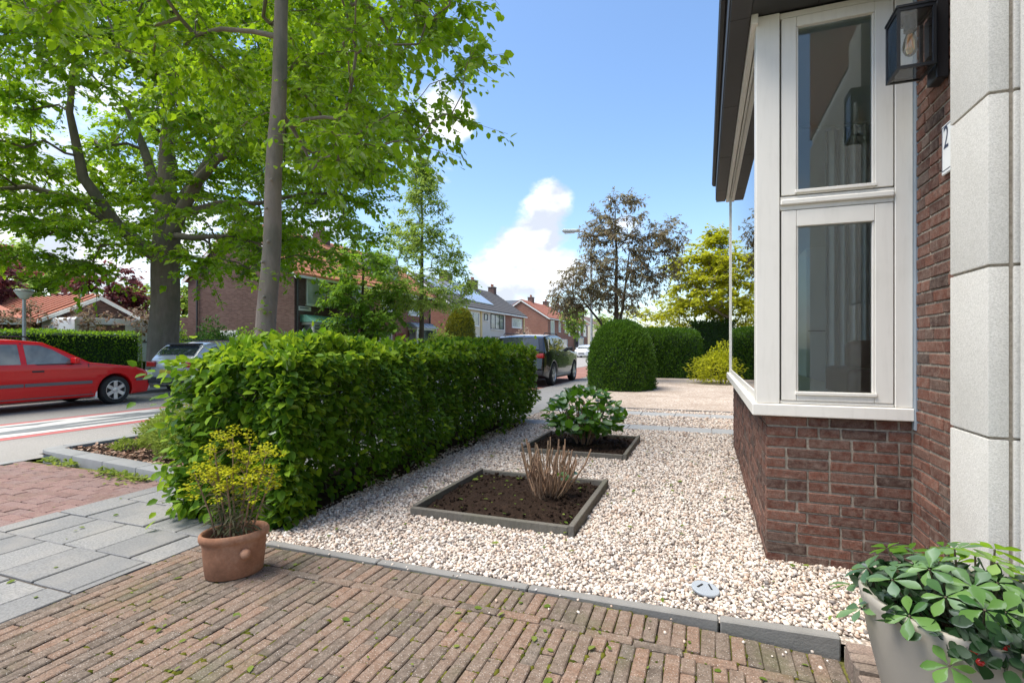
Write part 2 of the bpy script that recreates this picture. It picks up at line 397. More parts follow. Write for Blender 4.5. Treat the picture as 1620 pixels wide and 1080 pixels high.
leafmat('leaf_planter_dark', (0.016, 0.042, 0.016), (0.034, 0.078, 0.026), (0.039, 0.091, 0.026), gloss=.045, rough=.45)
leafmat('leaf_spurge', (0.120, 0.132, 0.066), (0.264, 0.228, 0.144), (0.240, 0.240, 0.120), gloss=.05)
leafmat('flower_spurge', (0.324, 0.338, 0.014), (0.567, 0.553, 0.019), (0.702, 0.702, 0.027), gloss=.04)
leafmat('leaf_spirea', (0.125, 0.200, 0.025), (0.300, 0.350, 0.062), (0.375, 0.475, 0.062), gloss=.05)
leafmat('leaf_photinia', (0.110, 0.130, 0.050), (0.260, 0.110, 0.075), (0.300, 0.160, 0.100), gloss=.05)
leafmat('flower_beige', (0.420, 0.270, 0.200), (0.600, 0.440, 0.340), (0.500, 0.400, 0.300), gloss=.03)
leafmat('leaf_golden_topiary', (0.130, 0.150, 0.012), (0.260, 0.250, 0.020), (0.260, 0.260, 0.020), gloss=.05)
leafmat('leaf_conifer_blue', (0.030, 0.045, 0.040), (0.060, 0.080, 0.075), (0.060, 0.080, 0.070), gloss=.04)
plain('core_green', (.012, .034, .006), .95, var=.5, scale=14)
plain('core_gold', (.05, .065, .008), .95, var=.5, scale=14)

# ------------------------------------------------------------------ objects
def tag(o, label=None, cat=None, group=None, kind=None):
    if label: o['label'] = label
    if cat: o['category'] = cat
    if group: o['group'] = group
    if kind: o['kind'] = kind
    return o
def thing(name, label, cat, loc=(0, 0, 0), rotz=0., group=None):
    o = bpy.data.objects.new(name, None); COL.objects.link(o)
    o.empty_display_size = .1
    o.location = loc; o.rotation_euler = (0, 0, rotz)
    return tag(o, label, cat, group)
def wloc(o):
    p = Vector((0, 0, 0))
    while o is not None: p += Vector(o.location); o = o.parent
    return p
def link(name, me, mat=None, parent=None, loc=None, kind=None, local=False):
    """mesh in world coordinates -> object with its origin at the mesh centre, under its parent (local: coordinates are the parent's own)"""
    o = bpy.data.objects.new(name, me); COL.objects.link(o)
    if mat is not None: me.materials.append(M(mat) if isinstance(mat, str) else mat)
    if parent is not None: o.parent = parent
    if loc is not None: o.location = loc
    elif not local and parent is not None: o.location = -wloc(parent)
    if kind: o['kind'] = kind
    return o
def npmesh(name, V, F, smooth=True):
    me = bpy.data.meshes.new(name)
    V = np.ascontiguousarray(V, dtype=np.float32); F = np.ascontiguousarray(F, dtype=np.int32)
    k = F.shape[1]
    me.vertices.add(len(V)); me.vertices.foreach_set('co', V.ravel())
    me.loops.add(F.size); me.loops.foreach_set('vertex_index', F.ravel())
    me.polygons.add(len(F)); me.polygons.foreach_set('loop_start', np.arange(0, F.size, k, dtype=np.int32))
    me.polygons.foreach_set('loop_total', np.full(len(F), k, dtype=np.int32))
    me.polygons.foreach_set('use_smooth', np.full(len(F), smooth, dtype=bool))
    me.update(calc_edges=True)
    return me
def inst(TV, TF, Rm, pos):
    """stamp a template N times: Rm (N,3,3) columns are the local axes, pos (N,3)"""
    N, m = len(pos), len(TV)
    V = np.einsum('nij,mj->nmi', Rm, TV) + pos[:, None, :]
    F = TF[None, :, :] + (np.arange(N) * m)[:, None, None]
    return V.reshape(-1, 3), F.reshape(-1, TF.shape[1])

class MB:
    def __init__(s): s.v = []; s.f = []
    def add(s, vs, fs):
        b = len(s.v); s.v += [tuple(x) for x in vs]; s.f += [tuple(i + b for i in f) for f in fs]; return s
    def box(s, x0, x1, y0, y1, z0, z1):
        return s.add([(x0, y0, z0), (x1, y0, z0), (x1, y1, z0), (x0, y1, z0), (x0, y0, z1), (x1, y0, z1), (x1, y1, z1), (x0, y1, z1)],
                     [(3, 2, 1, 0), (4, 5, 6, 7), (0, 1, 5, 4), (1, 2, 6, 5), (2, 3, 7, 6), (3, 0, 4, 7)])
    def prism(s, pts, axis, a, b):
        """extrude a polygon along an axis; pts are the two other coordinates in x,y,z order"""
        def p3(p, t): return {'x': (t, p[0], p[1]), 'y': (p[0], t, p[1]), 'z': (p[0], p[1], t)}[axis]
        n = len(pts); vs = [p3(p, a) for p in pts] + [p3(p, b) for p in pts]
        fs = [tuple(range(n))[::-1], tuple(range(n, 2 * n))] + [(i, (i + 1) % n, n + (i + 1) % n, n + i) for i in range(n)]
        return s.add(vs, fs)
    def tube(s, pts, rad, n=8, cap=True):
        pts = [Vector(p) for p in pts]; rad = rad if hasattr(rad, '__len__') else [rad] * len(pts)
        vs = []; up = None
        for i, p in enumerate(pts):
            d = (pts[min(i + 1, len(pts) - 1)] - pts[max(i - 1, 0)]).normalized()
            if up is None: up = d.orthogonal().normalized()
            a = (up - d * up.dot(d)).normalized(); up = a; b = d.cross(a)
            vs += [p + (a * math.cos(2 * math.pi * k / n) + b * math.sin(2 * math.pi * k / n)) * rad[i] for k in range(n)]
        fs = []
        for i in range(len(pts) - 1):
            for k in range(n):
                fs.append((i * n + k, i * n + (k + 1) % n, (i + 1) * n + (k + 1) % n, (i + 1) * n + k))
        if cap:
            fs.append(tuple(range(n))[::-1]); fs.append(tuple(range((len(pts) - 1) * n, len(pts) * n)))
        return s.add(vs, fs)
    def lathe(s, prof, c=(0, 0, 0), n=32, sx=1., sy=1., rot=0.):
        vs = []; cr_, sr_ = math.cos(rot), math.sin(rot)
        for r_, z in prof:
            for k in range(n):
                a = 2 * math.pi * k / n; x, y = r_ * math.cos(a) * sx, r_ * math.sin(a) * sy
                vs.append((c[0] + x * cr_ - y * sr_, c[1] + x * sr_ + y * cr_, c[2] + z))
        fs = [(i * n + k, i * n + (k + 1) % n, (i + 1) * n + (k + 1) % n, (i + 1) * n + k) for i in range(len(prof) - 1) for k in range(n)]
        return s.add(vs, fs)
    def mesh(s, name, smooth=None, bevel=0., seg=1):
        me = bpy.data.meshes.new(name); me.from_pydata(s.v, [], s.f); me.update()
        bm = bmesh.new(); bm.from_mesh(me)
        bmesh.ops.recalc_face_normals(bm, faces=bm.faces)
        if bevel: bmesh.ops.bevel(bm, geom=list(bm.edges), offset=bevel, segments=seg, affect='EDGES', profile=.7, clamp_overlap=True)
        bm.to_mesh(me); bm.free()
        if smooth is not None:
            me.polygons.foreach_set('use_smooth', [True] * len(me.polygons)); me.set_sharp_from_angle(angle=R(smooth))
        return me
    def build(s, name, mat, parent=None, smooth=None, bevel=0., kind=None, local=False, seg=1):
        return link(name, s.mesh(name, smooth, bevel, seg), mat, parent, kind=kind, local=local)
def box(name, mat, parent, *b, bevel=0., kind=None, local=False):
    return MB().box(*b).build(name, mat, parent, bevel=bevel, kind=kind, local=local)
def sheet(name, mat, x0, x1, y0, y1, z, nx=1, ny=1, parent=None, kind='structure'):
    vs = [(x0 + (x1 - x0) * i / nx, y0 + (y1 - y0) * j / ny, z) for j in range(ny + 1) for i in range(nx + 1)]
    fs = [(j * (nx + 1) + i, j * (nx + 1) + i + 1, (j + 1) * (nx + 1) + i + 1, (j + 1) * (nx + 1) + i) for j in range(ny) for i in range(nx)]
    me = bpy.data.meshes.new(name); me.from_pydata(vs, [], fs); me.update()
    return link(name, me, mat, parent, kind=kind)

# ------------------------------------------------------------------ leaf templates (u along the leaf, v across, w up)
def _tpl(vs, fs): return np.array(vs, dtype=np.float64), np.array(fs, dtype=np.int64)
LEAF6 = _tpl([(0, 0, 0), (.5, 0, -.06), (1, 0, -.12), (.28, .42, .05), (.68, .36, .02), (.28, -.42, .05), (.68, -.36, .02)],
             [(0, 1, 3), (3, 1, 4), (4, 1, 2), (0, 5, 1), (5, 6, 1), (6, 2, 1)])
LEAF2 = _tpl([(0, 0, 0), (.45, .40, .04), (1, 0, -.10), (.45, -.40, .04)], [(0, 2, 1), (0, 3, 2)])
LEAF4 = _tpl([(0, 0, 0), (.3, .42, .04), (.72, .34, 0), (1, 0, -.1), (.72, -.34, 0), (.3, -.42, .04)], [(0, 2, 1), (0, 3, 2), (0, 4, 3), (0, 5, 4)])
def unit(a): return a / np.maximum(np.linalg.norm(a, axis=1, keepdims=True), 1e-9)
def frames(axis, normal, L, W):
    a = unit(axis); v = unit(np.cross(normal, a)); n = np.cross(a, v)
    return np.stack([a * L[:, None], v * W[:, None], n * L[:, None]], axis=2)
def leaves(tpl, pos, axis, normal, L, W): return inst(tpl[0], tpl[1], frames(axis, normal, L, W), pos)
def rdir(n): return unit(rng.normal(size=(n, 3)))

# ================================================================== THE GROUND
def zpath(x): return -0.065 * min(1., max(0., (x + 0.7) / 1.25)) ** 1.3
sheet('ground', 'garden_ground', -900, 900, -300, 1500, -.16)
sheet('road', 'asphalt', -14.6, -7.32, -60, 600, -.055)
sheet('far_pavement', 'concrete_slab', -16.6, -14.72, -60, 600, .03)
MB().box(-14.72, -14.6, -60, 600, -.1, .035).build('far_kerb', 'kerb_concrete', None, kind='structure')
sheet('brick_parking_strip', 'parking_far', -7.3, -4.62, 14.2, 600, -.03)
sheet('pavement_beyond', 'concrete_slab', -4.6, -2.95, 8.75, 600, -.004)
sheet('far_yard', 'fine_gravel', -2.93, 14, 10.62, 21.5, -.006)
sheet('house_side_ground', 'joint_sand', -3.05, 2.6, -3.0, 2.62, -.10)
MB().box(-7.32, -7.2, -60, 3.6, -.1, -.035).build('flush_kerb', 'kerb_concrete', None, kind='structure')
MB().box(-7.34, -7.2, 14.2, 300, -.1, -.02).build('flush_kerb', 'kerb_concrete', None, kind='structure')

# ---- brick templates (about 44 triangles, slightly uneven)
def brick_tpl(size, bev, seed, jit):
    rr = random.Random(seed)
    bm = bmesh.new(); bmesh.ops.create_cube(bm, size=1)
    for v in bm.verts: v.co = Vector((v.co.x * size[0] + rr.uniform(-jit, jit), v.co.y * size[1] + rr.uniform(-jit, jit), v.co.z * size[2] + rr.uniform(-jit, jit) * .5))
    bmesh.ops.bevel(bm, geom=list(bm.edges), offset=bev, segments=1, affect='EDGES')
    bmesh.ops.triangulate(bm, faces=bm.faces)
    bm.verts.ensure_lookup_table()
    V = np.array([v.co[:] for v in bm.verts]); F = np.array([[v.index for v in f.verts] for f in bm.faces]); bm.free()
    return V, F
def tpl_mesh(name, tpl, mat):
    me = npmesh(name, tpl[0], tpl[1], smooth=False); me.materials.append(M(mat)); return me
def place(name, me, parent, c, scale=(1, 1, 1), rot=(0, 0, 0)):
    o = bpy.data.objects.new(name, me); COL.objects.link(o); o.parent = parent
    o.location = Vector(c) - (wloc(parent) if parent is not None else Vector()); o.scale = scale; o.rotation_euler = rot
    return o
def stamp(name, tpl, items, mat, parent, kind='stuff'):
    """items: (centre, scale, rotz) joined into one mesh"""
    if not items: return None
    pos = np.array([i[0] for i in items], float); sc_ = np.array([i[1] for i in items], float); rz = np.array([i[2] for i in items], float)
    Rm = np.zeros((len(items), 3, 3)); Rm[:, 0, 0] = np.cos(rz) * sc_[:, 0]; Rm[:, 1, 0] = np.sin(rz) * sc_[:, 0]
    Rm[:, 0, 1] = -np.sin(rz) * sc_[:, 1]; Rm[:, 1, 1] = np.cos(rz) * sc_[:, 1]; Rm[:, 2, 2] = sc_[:, 2]
    V, F = inst(tpl[0], tpl[1], Rm, pos)
    return link(name, npmesh(name, V, F, False), mat, parent, kind=kind)
PB = [brick_tpl((.2025, .0555, .08), .0045, k, .003) for k in range(5)]       # clinker on edge, long axis x
PBM = [tpl_mesh('brick', t, 'path_brick') for t in PB]
def cam_d(x, y): return math.hypot(x, y)

# ---- brick path by the front door
path = thing('brick_path', None, None, (-1., 2., 0)); path['kind'] = 'structure'
items = []
rr = random.Random(5)
x = -2.98                                                           # soldier row against the edging, bricks across
while x < .52:
    items.append(((x + .028, 2.412, zpath(x) - .04 + rr.uniform(-.003, .003)), (1, 1, 1), math.pi / 2 + rr.uniform(-.02, .02))); x += .0605
x = -2.98                                                           # one row laid along
while x < .5:
    items.append(((x + .1, 2.274, zpath(x + .1) - .04 + rr.uniform(-.002, .002)), (1, 1, 1), rr.uniform(-.012, .012))); x += .207
x = -2.98; k = 0                                                    # the field, half bond
while x < 1.25:
    y = 2.242 - (.0 if k % 2 else .104)
    if k % 2 == 0: items.append(((x + .028, 2.242 - .05, zpath(x) - .04 + rr.uniform(-.004, .003)), (.485, 1, 1), math.pi / 2 + rr.uniform(-.03, .03)))
    while y > .35:
        if not (x > .5 and y < 2.6 and y > 1.0):
            items.append(((x + .028, y - .1, zpath(x) - .04 + rr.uniform(-.004, .003)), (1, 1, 1), math.pi / 2 + rr.uniform(-.02, .02)))
        y -= .2075
    x += .0602; k += 1
def in_frame(c):
    r_ = c[0] * _c + c[1] * _s; d_ = -c[0] * _s + c[1] * _c
    return d_ > .3 and abs(r_ / d_) < 1.03 and 1.25 / d_ < .70
seen = sorted([i for i in items if in_frame(i[0])], key=lambda i: cam_d(*i[0][:2]))
near, rest = seen[:300], seen[300:]
for i, (c, s_, a) in enumerate(near): place('brick', PBM[i % 5], path, c, s_, (rr.uniform(-.012, .012), rr.uniform(-.008, .008), a))
stamp('brick_field', PB[1], rest + [i for i in items if not in_frame(i[0])], 'path_brick', path)
# bedding that fills the joints, following the fall of the path
n_ = 40; vs = []; fs = []
for j in range(2):
    for i in range(n_ + 1):
        xx = -3.0 + 4.4 * i / n_; vs.append((xx, .3 if j == 0 else 2.535, zpath(xx) - .013))
for i in range(n_): fs.append((i, i + 1, n_ + 2 + i, n_ + 1 + i))
me = bpy.data.meshes.new('bedding'); me.from_pydata(vs, [], fs); me.update(); link('bedding', me, 'joint_sand', path)
# moss cushions in the joints
mv = []
for _ in range(1700):
    i = seen[rr.randrange(len(seen))]; c = i[0]
    if rr.random() < .5: dx, dy = (rr.choice((-.03, .03)), rr.uniform(-.1, .1))
    else: dx, dy = (rr.uniform(-.03, .03), rr.choice((-.103, .103)))
    if 0.5 + .5 * math.sin(c[0] * 3.1 + 1) * math.cos(c[1] * 4.3) < rr.random() * .95: continue
    mv.append(((c[0] + dx, c[1] + dy, zpath(c[0]) - .007), rr.uniform(.005, .014)))
ico = bmesh.new(); bmesh.ops.create_icosphere(ico, subdivisions=1, radius=1); ico.verts.ensure_lookup_table()
ICO = (np.array([v.co[:] for v in ico.verts]), np.array([[v.index for v in f.verts] for f in ico.faces])); ico.free()
mp_ = np.array([m[0] for m in mv]); ms = np.array([m[1] for m in mv])
Rm = np.zeros((len(mv), 3, 3)); Rm[:, 0, 0] = ms * rng.uniform(.8, 1.6, len(mv)); Rm[:, 1, 1] = ms * rng.uniform(.8, 2.2, len(mv)); Rm[:, 2, 2] = ms * .55
leafmat('moss', (.055, .070, .010), (.22, .21, .03), (.05, .06, .01), gloss=.01)
link('moss', npmesh('moss', *inst(ICO[0], ICO[1], Rm, mp_)), 'moss', path, kind='stuff')

# ---- concrete edging between path and gravel
edge = thing('concrete_edging', None, None, (-1., 2.55, 0)); edge['kind'] = 'structure'
xs = [-2.62, -1.78, -.86, .06, .545]
for a, b in zip(xs[:-1], xs[1:]):
    n = 6; m = MB(); vs = []
    for i in range(n + 1):
        xx = a + .004 + (b - a - .008) * i / n
        yc = 2.535 + .022 * ((xx + 1.0) / 1.6) ** 2 * (1 if xx > -1 else .3); zt = .006 + .012 * max(0, xx)
        vs += [(xx, yc, -.14), (xx, yc, zt), (xx, yc + .055, zt), (xx, yc + .055, -.14)]
    fs = [(4 * i + k, 4 * i + (k + 1) % 4, 4 * i + 4 + (k + 1) % 4, 4 * i + 4 + k) for i in range(n) for k in range(4)] + [(0, 1, 2, 3), (4 * n + 3, 4 * n + 2, 4 * n + 1, 4 * n)]
    m.add(vs, fs).build('kerb_stone', 'concrete_edge', edge, bevel=.006)

# ---- pavement of grey slabs
pave = thing('pavement', None, None, (-3.8, 2., 0)); pave['kind'] = 'structure'
ST = [brick_tpl((.297, .386, .06), .005, 30 + k, .002) for k in range(4)]; STM = [tpl_mesh('slab', t, 'concrete_slab') for t in ST]
sheet('slab_bedding', 'joint_dark', -4.62, -2.98, -3, 8.8, -.012, parent=pave, kind=None)
far_slabs = []
for j in range(-9, 22):
    for i in range(-1, 6):
        xx = -4.44 + i * .309 + (.155 if j % 2 else 0); yy = .30 + j * .399
        lo, hi = -4.60, -3.0
        x0, x1 = max(lo, xx - .1515), min(hi, xx + .1515)
        if x1 - x0 < .03: continue
        cx = (x0 + x1) / 2; s_ = ((x1 - x0) / .303, 1, 1)
        if in_frame((cx, yy)) and yy < 4.2: place('slab', STM[(i + j) % 4], pave, (cx, yy, -.03 + rr.uniform(-.003, .003)), s_, (rr.uniform(-.006, .006), rr.uniform(-.006, .006), 0))
        else: far_slabs.append(((cx, yy, -.031), s_, 0))
stamp('slab_field', ST[0], far_slabs, 'concrete_slab', pave)

# ---- red brick crossing next to the road
park = thing('brick_crossing', None, None, (-6, 2.4, 0)); park['kind'] = 'structure'
KB = [brick_tpl((.205, .099, .08), .005, 50 + k, .003) for k in range(4)]; KBM = [tpl_mesh('brick', t, 'parking_brick') for t in KB]
sheet('joint_sand_bed', 'joint_sand', -7.2, -4.62, -3, 3.62, -.052, parent=park, kind=None)
its = []
j = 0; y = 3.52
while y > -1.2:
    x = -7.13 + (.104 if j % 2 else 0)
    while x < -4.56:
        its.append(((x, y, -.083 + rr.uniform(-.003, .003)), (1, 1, 1), rr.uniform(-.012, .012))); x += .2095
    y -= .1045; j += 1
seen_p = sorted([i for i in its if in_frame(i[0])], key=lambda i: cam_d(*i[0][:2]))
for i, (c, s_, a) in enumerate(seen_p[:300]): place('brick', KBM[i % 4], park, c, s_, (rr.uniform(-.01, .01), 0, a))
stamp('brick_field', KB[0], seen_p[300:] + [i for i in its if not in_frame(i[0])], 'parking_brick', park)

# ---- kerb round the planting bed
bedk = thing('bed_kerb', None, None, (-6, 3.7, 0)); bedk['kind'] = 'structure'
px = -7.16
while px < -4.45:
    e = min(px + .62, -4.42); yk = 3.86 - (px + 7.3) * .115
    ye = 3.86 - (e + 7.3) * .115
    MB().prism([(px + .003, yk - .1), (e - .003, ye - .1), (e - .003, ye + .1), (px + .003, yk + .1)], 'z', -.14, .048).build('kerb_stone', 'kerb_concrete', bedk, bevel=.014, seg=2, smooth=50)
    px += .62
# rounded corner stone and the run along the road
pts = [(-7.155, 3.745), (-7.28, 3.79), (-7.37, 3.90), (-7.39, 4.04), (-7.19, 4.04), (-7.155, 3.945)]
MB().prism(pts, 'z', -.14, .048).build('kerb_stone', 'kerb_concrete', bedk, bevel=.014, seg=2, smooth=50)
for i in range(13):
    y0 = 4.045 + i * .8; MB().box(-7.39, -7.20, y0 + .003, y0 + .797, -.14, .048).build('kerb_stone', 'kerb_concrete', bedk, bevel=.014, seg=2, smooth=50)
sheet('planting_bed', 'soil', -7.22, -4.62, 3.72, 14.2, .012, 1, 1)
N = 2600
pos = np.stack([rng.uniform(-7.1, -4.65, N), 3.75 + rng.uniform(0, 1, N) ** 1.7 * 3.2, rng.uniform(.016, .034, N)], 1)
pos = pos[pos[:, 1] > 3.99 - (pos[:, 0] + 7.3) * .115]
V, F = leaves(LEAF2, pos, rdir(len(pos)) * [1, 1, .3], rdir(len(pos)) * [.5, .5, .2] + [0, 0, 1], rng.uniform(.03, .075, len(pos)), rng.uniform(.03, .06, len(pos)))
tag(link('leaf_litter', npmesh('leaf_litter', V, F, False), 'mulch'), 'brown leaf litter and bark over the roadside planting bed', 'leaf litter', kind='stuff')

# ---- road marking: a 30 zone sign painted on the asphalt
def rrect(x0, x1, y0, y1, ry, n=14):
    cx, hx = (x0 + x1) / 2, (x1 - x0) / 2; out = []
    for cy, sgn in ((y1 - ry, 1), (y0 + ry, -1)):
        for k in range(n + 1):
            a = math.pi * k / n
            out.append((cx + hx * math.cos(a) * sgn, cy + ry * math.sin(a) * sgn))
    return out
zm = -.051
mark = thing('road_marking', 'red and white speed roundel reading 30 painted on the asphalt', 'road marking', (-10, 6, zm))
def flat(name, pts, z, mat, parent):
    me = bpy.data.meshes.new(name); me.from_pydata([(p[0], p[1], z) for p in pts], [], [tuple(range(len(pts)))]); me.update(); return link(name, me, mat, parent)
flat('red_border', rrect(-11.02, -9.12, 2.0, 9.6, 2.2), zm, 'mark_red', mark)
flat('white_field', rrect(-10.80, -9.34, 2.5, 9.1, 2.0), zm + .004, 'mark_white', mark)
def text_mesh(s_, sx, sy, bold=0.):
    cu = bpy.data.curves.new('digits', 'FONT'); cu.body = s_; cu.align_x = 'CENTER'; cu.align_y = 'CENTER'; cu.size = 1; cu.offset = bold
    to = bpy.data.objects.new('digits', cu); COL.objects.link(to)
    dg = bpy.context.evaluated_depsgraph_get(); me = bpy.data.meshes.new_from_object(to.evaluated_get(dg))
    bpy.data.objects.remove(to); bpy.data.curves.remove(cu)
    for v in me.vertices: v.co.x *= sx; v.co.y *= sy
    return me
me = text_mesh('30', 1.05, 5.4, .05)
for v in me.vertices: v.co += Vector((-10.07, 6.25, zm + .008))
link('digits', me, 'mark_grey', mark)

# ---- gravel forecourt
sheet('gravel_bed', 'gravel_bed', -3.02, 1.3, 2.56, 10.62, -.013)
BOXES = ((-2.06, -.81, 3.36, 4.65), (-2.06, -.81, 5.79, 7.08))
STRIPS = ((8.02, 8.44), (9.72, 10.16))
PEB = [ICO[0] * (1 + rng.uniform(-.26, .22, (len(ICO[0]), 1))) for _ in range(6)]
def pebbles(x0, x1, y0, y1, g, rmin, rmax):
    nx, ny = int((x1 - x0) / g), int((y1 - y0) / g)
    X, Y = np.meshgrid(x0 + (np.arange(nx) + .5) * g, y0 + (np.arange(ny) + .5) * g)
    P = np.stack([X.ravel(), Y.ravel()], 1) + rng.uniform(-.55, .55, (nx * ny, 2)) * g
    keep = np.ones(len(P), bool)
    for b in BOXES: keep &= ~((P[:, 0] > b[0] - .005) & (P[:, 0] < b[1] + .005) & (P[:, 1] > b[2] - .005) & (P[:, 1] < b[3] + .005))
    for a, b in STRIPS: keep &= ~((P[:, 1] > a - .006 + rng.uniform(-.02, .03, len(P))) & (P[:, 1] < b + .006 + rng.uniform(-.03, .02, len(P))))
    keep &= ~((P[:, 0] > .33) & (P[:, 1] > 3.40) & (P[:, 1] < 7.32))
    keep &= ~((P[:, 0] > .54) & (P[:, 1] < 2.57)); keep &= P[:, 0] < 1.06
    keep &= P[:, 1] > 2.605 + .022 * np.maximum(0, (P[:, 0] + 1) / 1.6) ** 2
    P = P[keep]; n = len(P)
    r_ = rmin + (rmax - rmin) * rng.beta(1.2, 2.6, n)
    Q = rng.normal(size=(n, 3, 3)); q, _ = np.linalg.qr(Q)
    flatq = rng.uniform(0, 1, n) < .65
    ang = rng.uniform(0, 2 * math.pi, n); fz = np.zeros((n, 3, 3)); fz[:, 0, 0] = np.cos(ang); fz[:, 1, 0] = np.sin(ang); fz[:, 0, 1] = -np.sin(ang); fz[:, 1, 1] = np.cos(ang); fz[:, 2, 2] = 1
    fz += rng.normal(size=(n, 3, 3)) * .18
    q = np.where(flatq[:, None, None], fz, q)
    S = np.stack([r_ * rng.uniform(1.0, 1.35, n), r_ * rng.uniform(.75, 1.05, n), r_ * rng.uniform(.5, .85, n)], 1)
    z = -.007 + r_ * rng.uniform(-.1, .8, n) + .006 * np.sin(P[:, 0] * 5.1 + 1.3 * np.sin(P[:, 1] * 3.3)) * np.cos(P[:, 1] * 4.2)
    A = q * S[:, None, :]; C = np.column_stack([P, z]); kind = rng.integers(0, 6, n); vs_, fs_, o_ = [], [], 0
    for k in range(6):
        V, F = inst(PEB[k], ICO[1], A[kind == k], C[kind == k]); vs_.append(V); fs_.append(F + o_); o_ += len(V)
    return np.concatenate(vs_), np.concatenate(fs_)
sp_n = 36; sp_x = rng.uniform(-2.5, .5, sp_n); sp_y = 2.56 - rng.exponential(.09, sp_n)
sp_z = np.array([zpath(v) for v in sp_x]) * (sp_y < 2.53) + .005; sp_r = rng.uniform(.0045, .010, sp_n); qq, _ = np.linalg.qr(rng.normal(size=(sp_n, 3, 3)))
spill = inst(ICO[0] * (1 + rng.uniform(-.22, .2, (12, 1))), ICO[1], qq * (sp_r[:, None] * np.array([1.2, .95, .7]))[:, None, :], np.column_stack([sp_x, sp_y, sp_z]))
parts = [spill, pebbles(-2.80, 1.06, 2.57, 3.9, .0165, .006, .0185), pebbles(-2.9, .36, 3.9, 5.6, .0195, .0075, .0195), pebbles(-2.95, .36, 5.6, 8.1, .026, .0115, .020), pebbles(-2.95, 1.1, 8.1, 10.6, .036, .015, .024)]
off = 0; VV = []; FF = []
for V, F in parts: VV.append(V); FF.append(F + off); off += len(V)
tag(link('gravel', npmesh('gravel', np.concatenate(VV), np.concatenate(FF)), 'pebble'), 'pale rounded pebbles covering the front garden beside the brick house', 'gravel', kind='stuff')

# two paved wheel tracks of the driveway, slab by slab
drive = thing('driveway_track', None, None, (-1, 9, 0)); drive['kind'] = 'structure'
for (a, b) in STRIPS:
    x = -2.93
    while x < 1.0:
        MB().box(x + .004, x + .60, a, b, -.06, .008 + rr.uniform(-.003, .003)).build('slab', 'strip_concrete', drive, bevel=.005); x += .604
MB().box(-2.93, 1.2, 10.60, 10.66, -.1, .02).build('yard_edging', 'concrete_edge', None, kind='structure')
MB().box(-2.98, -2.93, 8.45, 15, -.1, .006).build('yard_edging', 'concrete_edge', None, kind='structure')

# ---- square timber planting boxes
def soil_patch(x0, x1, y0, y1, z, name='soil', n=26):
    vs = []; fs = []
    for j in range(n + 1):
        for i in range(n + 1):
            u, v = i / n, j / n
            e = min(u, 1 - u, v, 1 - v) * 4
            vs.append((x0 + (x1 - x0) * u, y0 + (y1 - y0) * v, z + min(1, e) * .02 + random.uniform(-.010, .012)))
    for j in range(n):
        for i in range(n): fs.append((j * (n + 1) + i, j * (n + 1) + i + 1, (j + 1) * (n + 1) + i + 1, (j + 1) * (n + 1) + i))
    m = MB(); m.add(vs, fs); return m
def plant_box(b, label):
    x0, x1, y0, y1 = b; t = .04; top = .066
    o = thing('planting_box', label, 'planting box', ((x0 + x1) / 2, (y0 + y1) / 2, 0), group='square timber planting boxes in the gravel')
    MB().box(x0, x1 - t - .003, y0, y0 + t, -.05, top - .012).build('board', 'timber', o, bevel=.004)
    MB().box(x0 + t + .003, x1 - t - .003, y1 - t, y1, -.05, top - .008).build('board', 'timber', o, bevel=.004)
    MB().box(x0 - .004, x0 + t - .004, y0 + t + .003, y1, -.05, top).build('board', 'timber', o, bevel=.004)
    MB().box(x1 - t, x1, y0 - .01, y1, -.05, top + .002).build('board', 'timber', o, bevel=.004)
    soil_patch(x0 + t, x1 - t, y0 + t, y1 - t, .018).build('soil', 'soil', o, smooth=60, kind='stuff')
    k = 420; cp = np.stack([rng.uniform(x0 + .06, x1 - .06, k), rng.uniform(y0 + .06, y1 - .06, k), np.full(k, .04)], 1); cs = .006 + .016 * rng.beta(1, 3, k); cq, _ = np.linalg.qr(rng.normal(size=(k, 3, 3)))
    link('clods', npmesh('clods', *inst(ICO[0] * (1 + rng.uniform(-.3, .3, (12, 1))), ICO[1], cq * cs[:, None, None], cp), False), 'soil', o, kind='stuff')
    return o
plant_box(BOXES[0], 'grey timber frame set in gravel round bare soil and a cut-back dead shrub')
plant_box(BOXES[1], 'grey timber frame set in gravel below the leafy green hydrangea')

# ---- round plastic lid lying in the gravel
lid = thing('drain_lid', 'round grey plastic lid with slots lying in the pebbles', 'lid', (.0, 2.82, .012))
m = MB().lathe([(.0, .0), (.066, .0), (.069, .004), (.069, .010), (.066, .014), (.0, .014)], (.0, 2.82, .012), 40)
o = m.build('disc', 'lid_grey', lid, smooth=30)
for a in (.3, 2.6):
    MB().box(-.024, .024, -.004, .004, 0, .003).build('slot', 'black_rubber', lid, local=True)
    q = lid.children[-1]; q.location = (.028 * math.cos(a), .028 * math.sin(a), .0142); q.rotation_euler = (0, 0, a + 1.2)
lid.rotation_euler = (R(7), R(6), .4)

# ---- low brick step by the door
step = thing('brick_step', 'low weathered brick step beside the grey planter', 'step', (.75, 1.9, 0))
MB().box(.545, 1.3, 1.0, 2.52, -.12, -.002).build('mortar_bed', 'mortar', step)
SB = [brick_tpl((.2, .058, .12), .006, 80 + k, .006) for k in range(4)]; SBM = [tpl_mesh('brick', t, 'step_brick') for t in SB]
y = 2.47; k = 0
while y > 1.05:
    for i, xx in enumerate((.64, .846, 1.052)):
        place('brick', SBM[(k + i) % 4], step, (xx + rr.uniform(-.004, .004), y, -.035 + rr.uniform(-.006, .004)), (1, 1, 1), (rr.uniform(-.03, .03), rr.uniform(-.02, .02), rr.uniform(-.03, .03)))
    y -= .068; k += 1

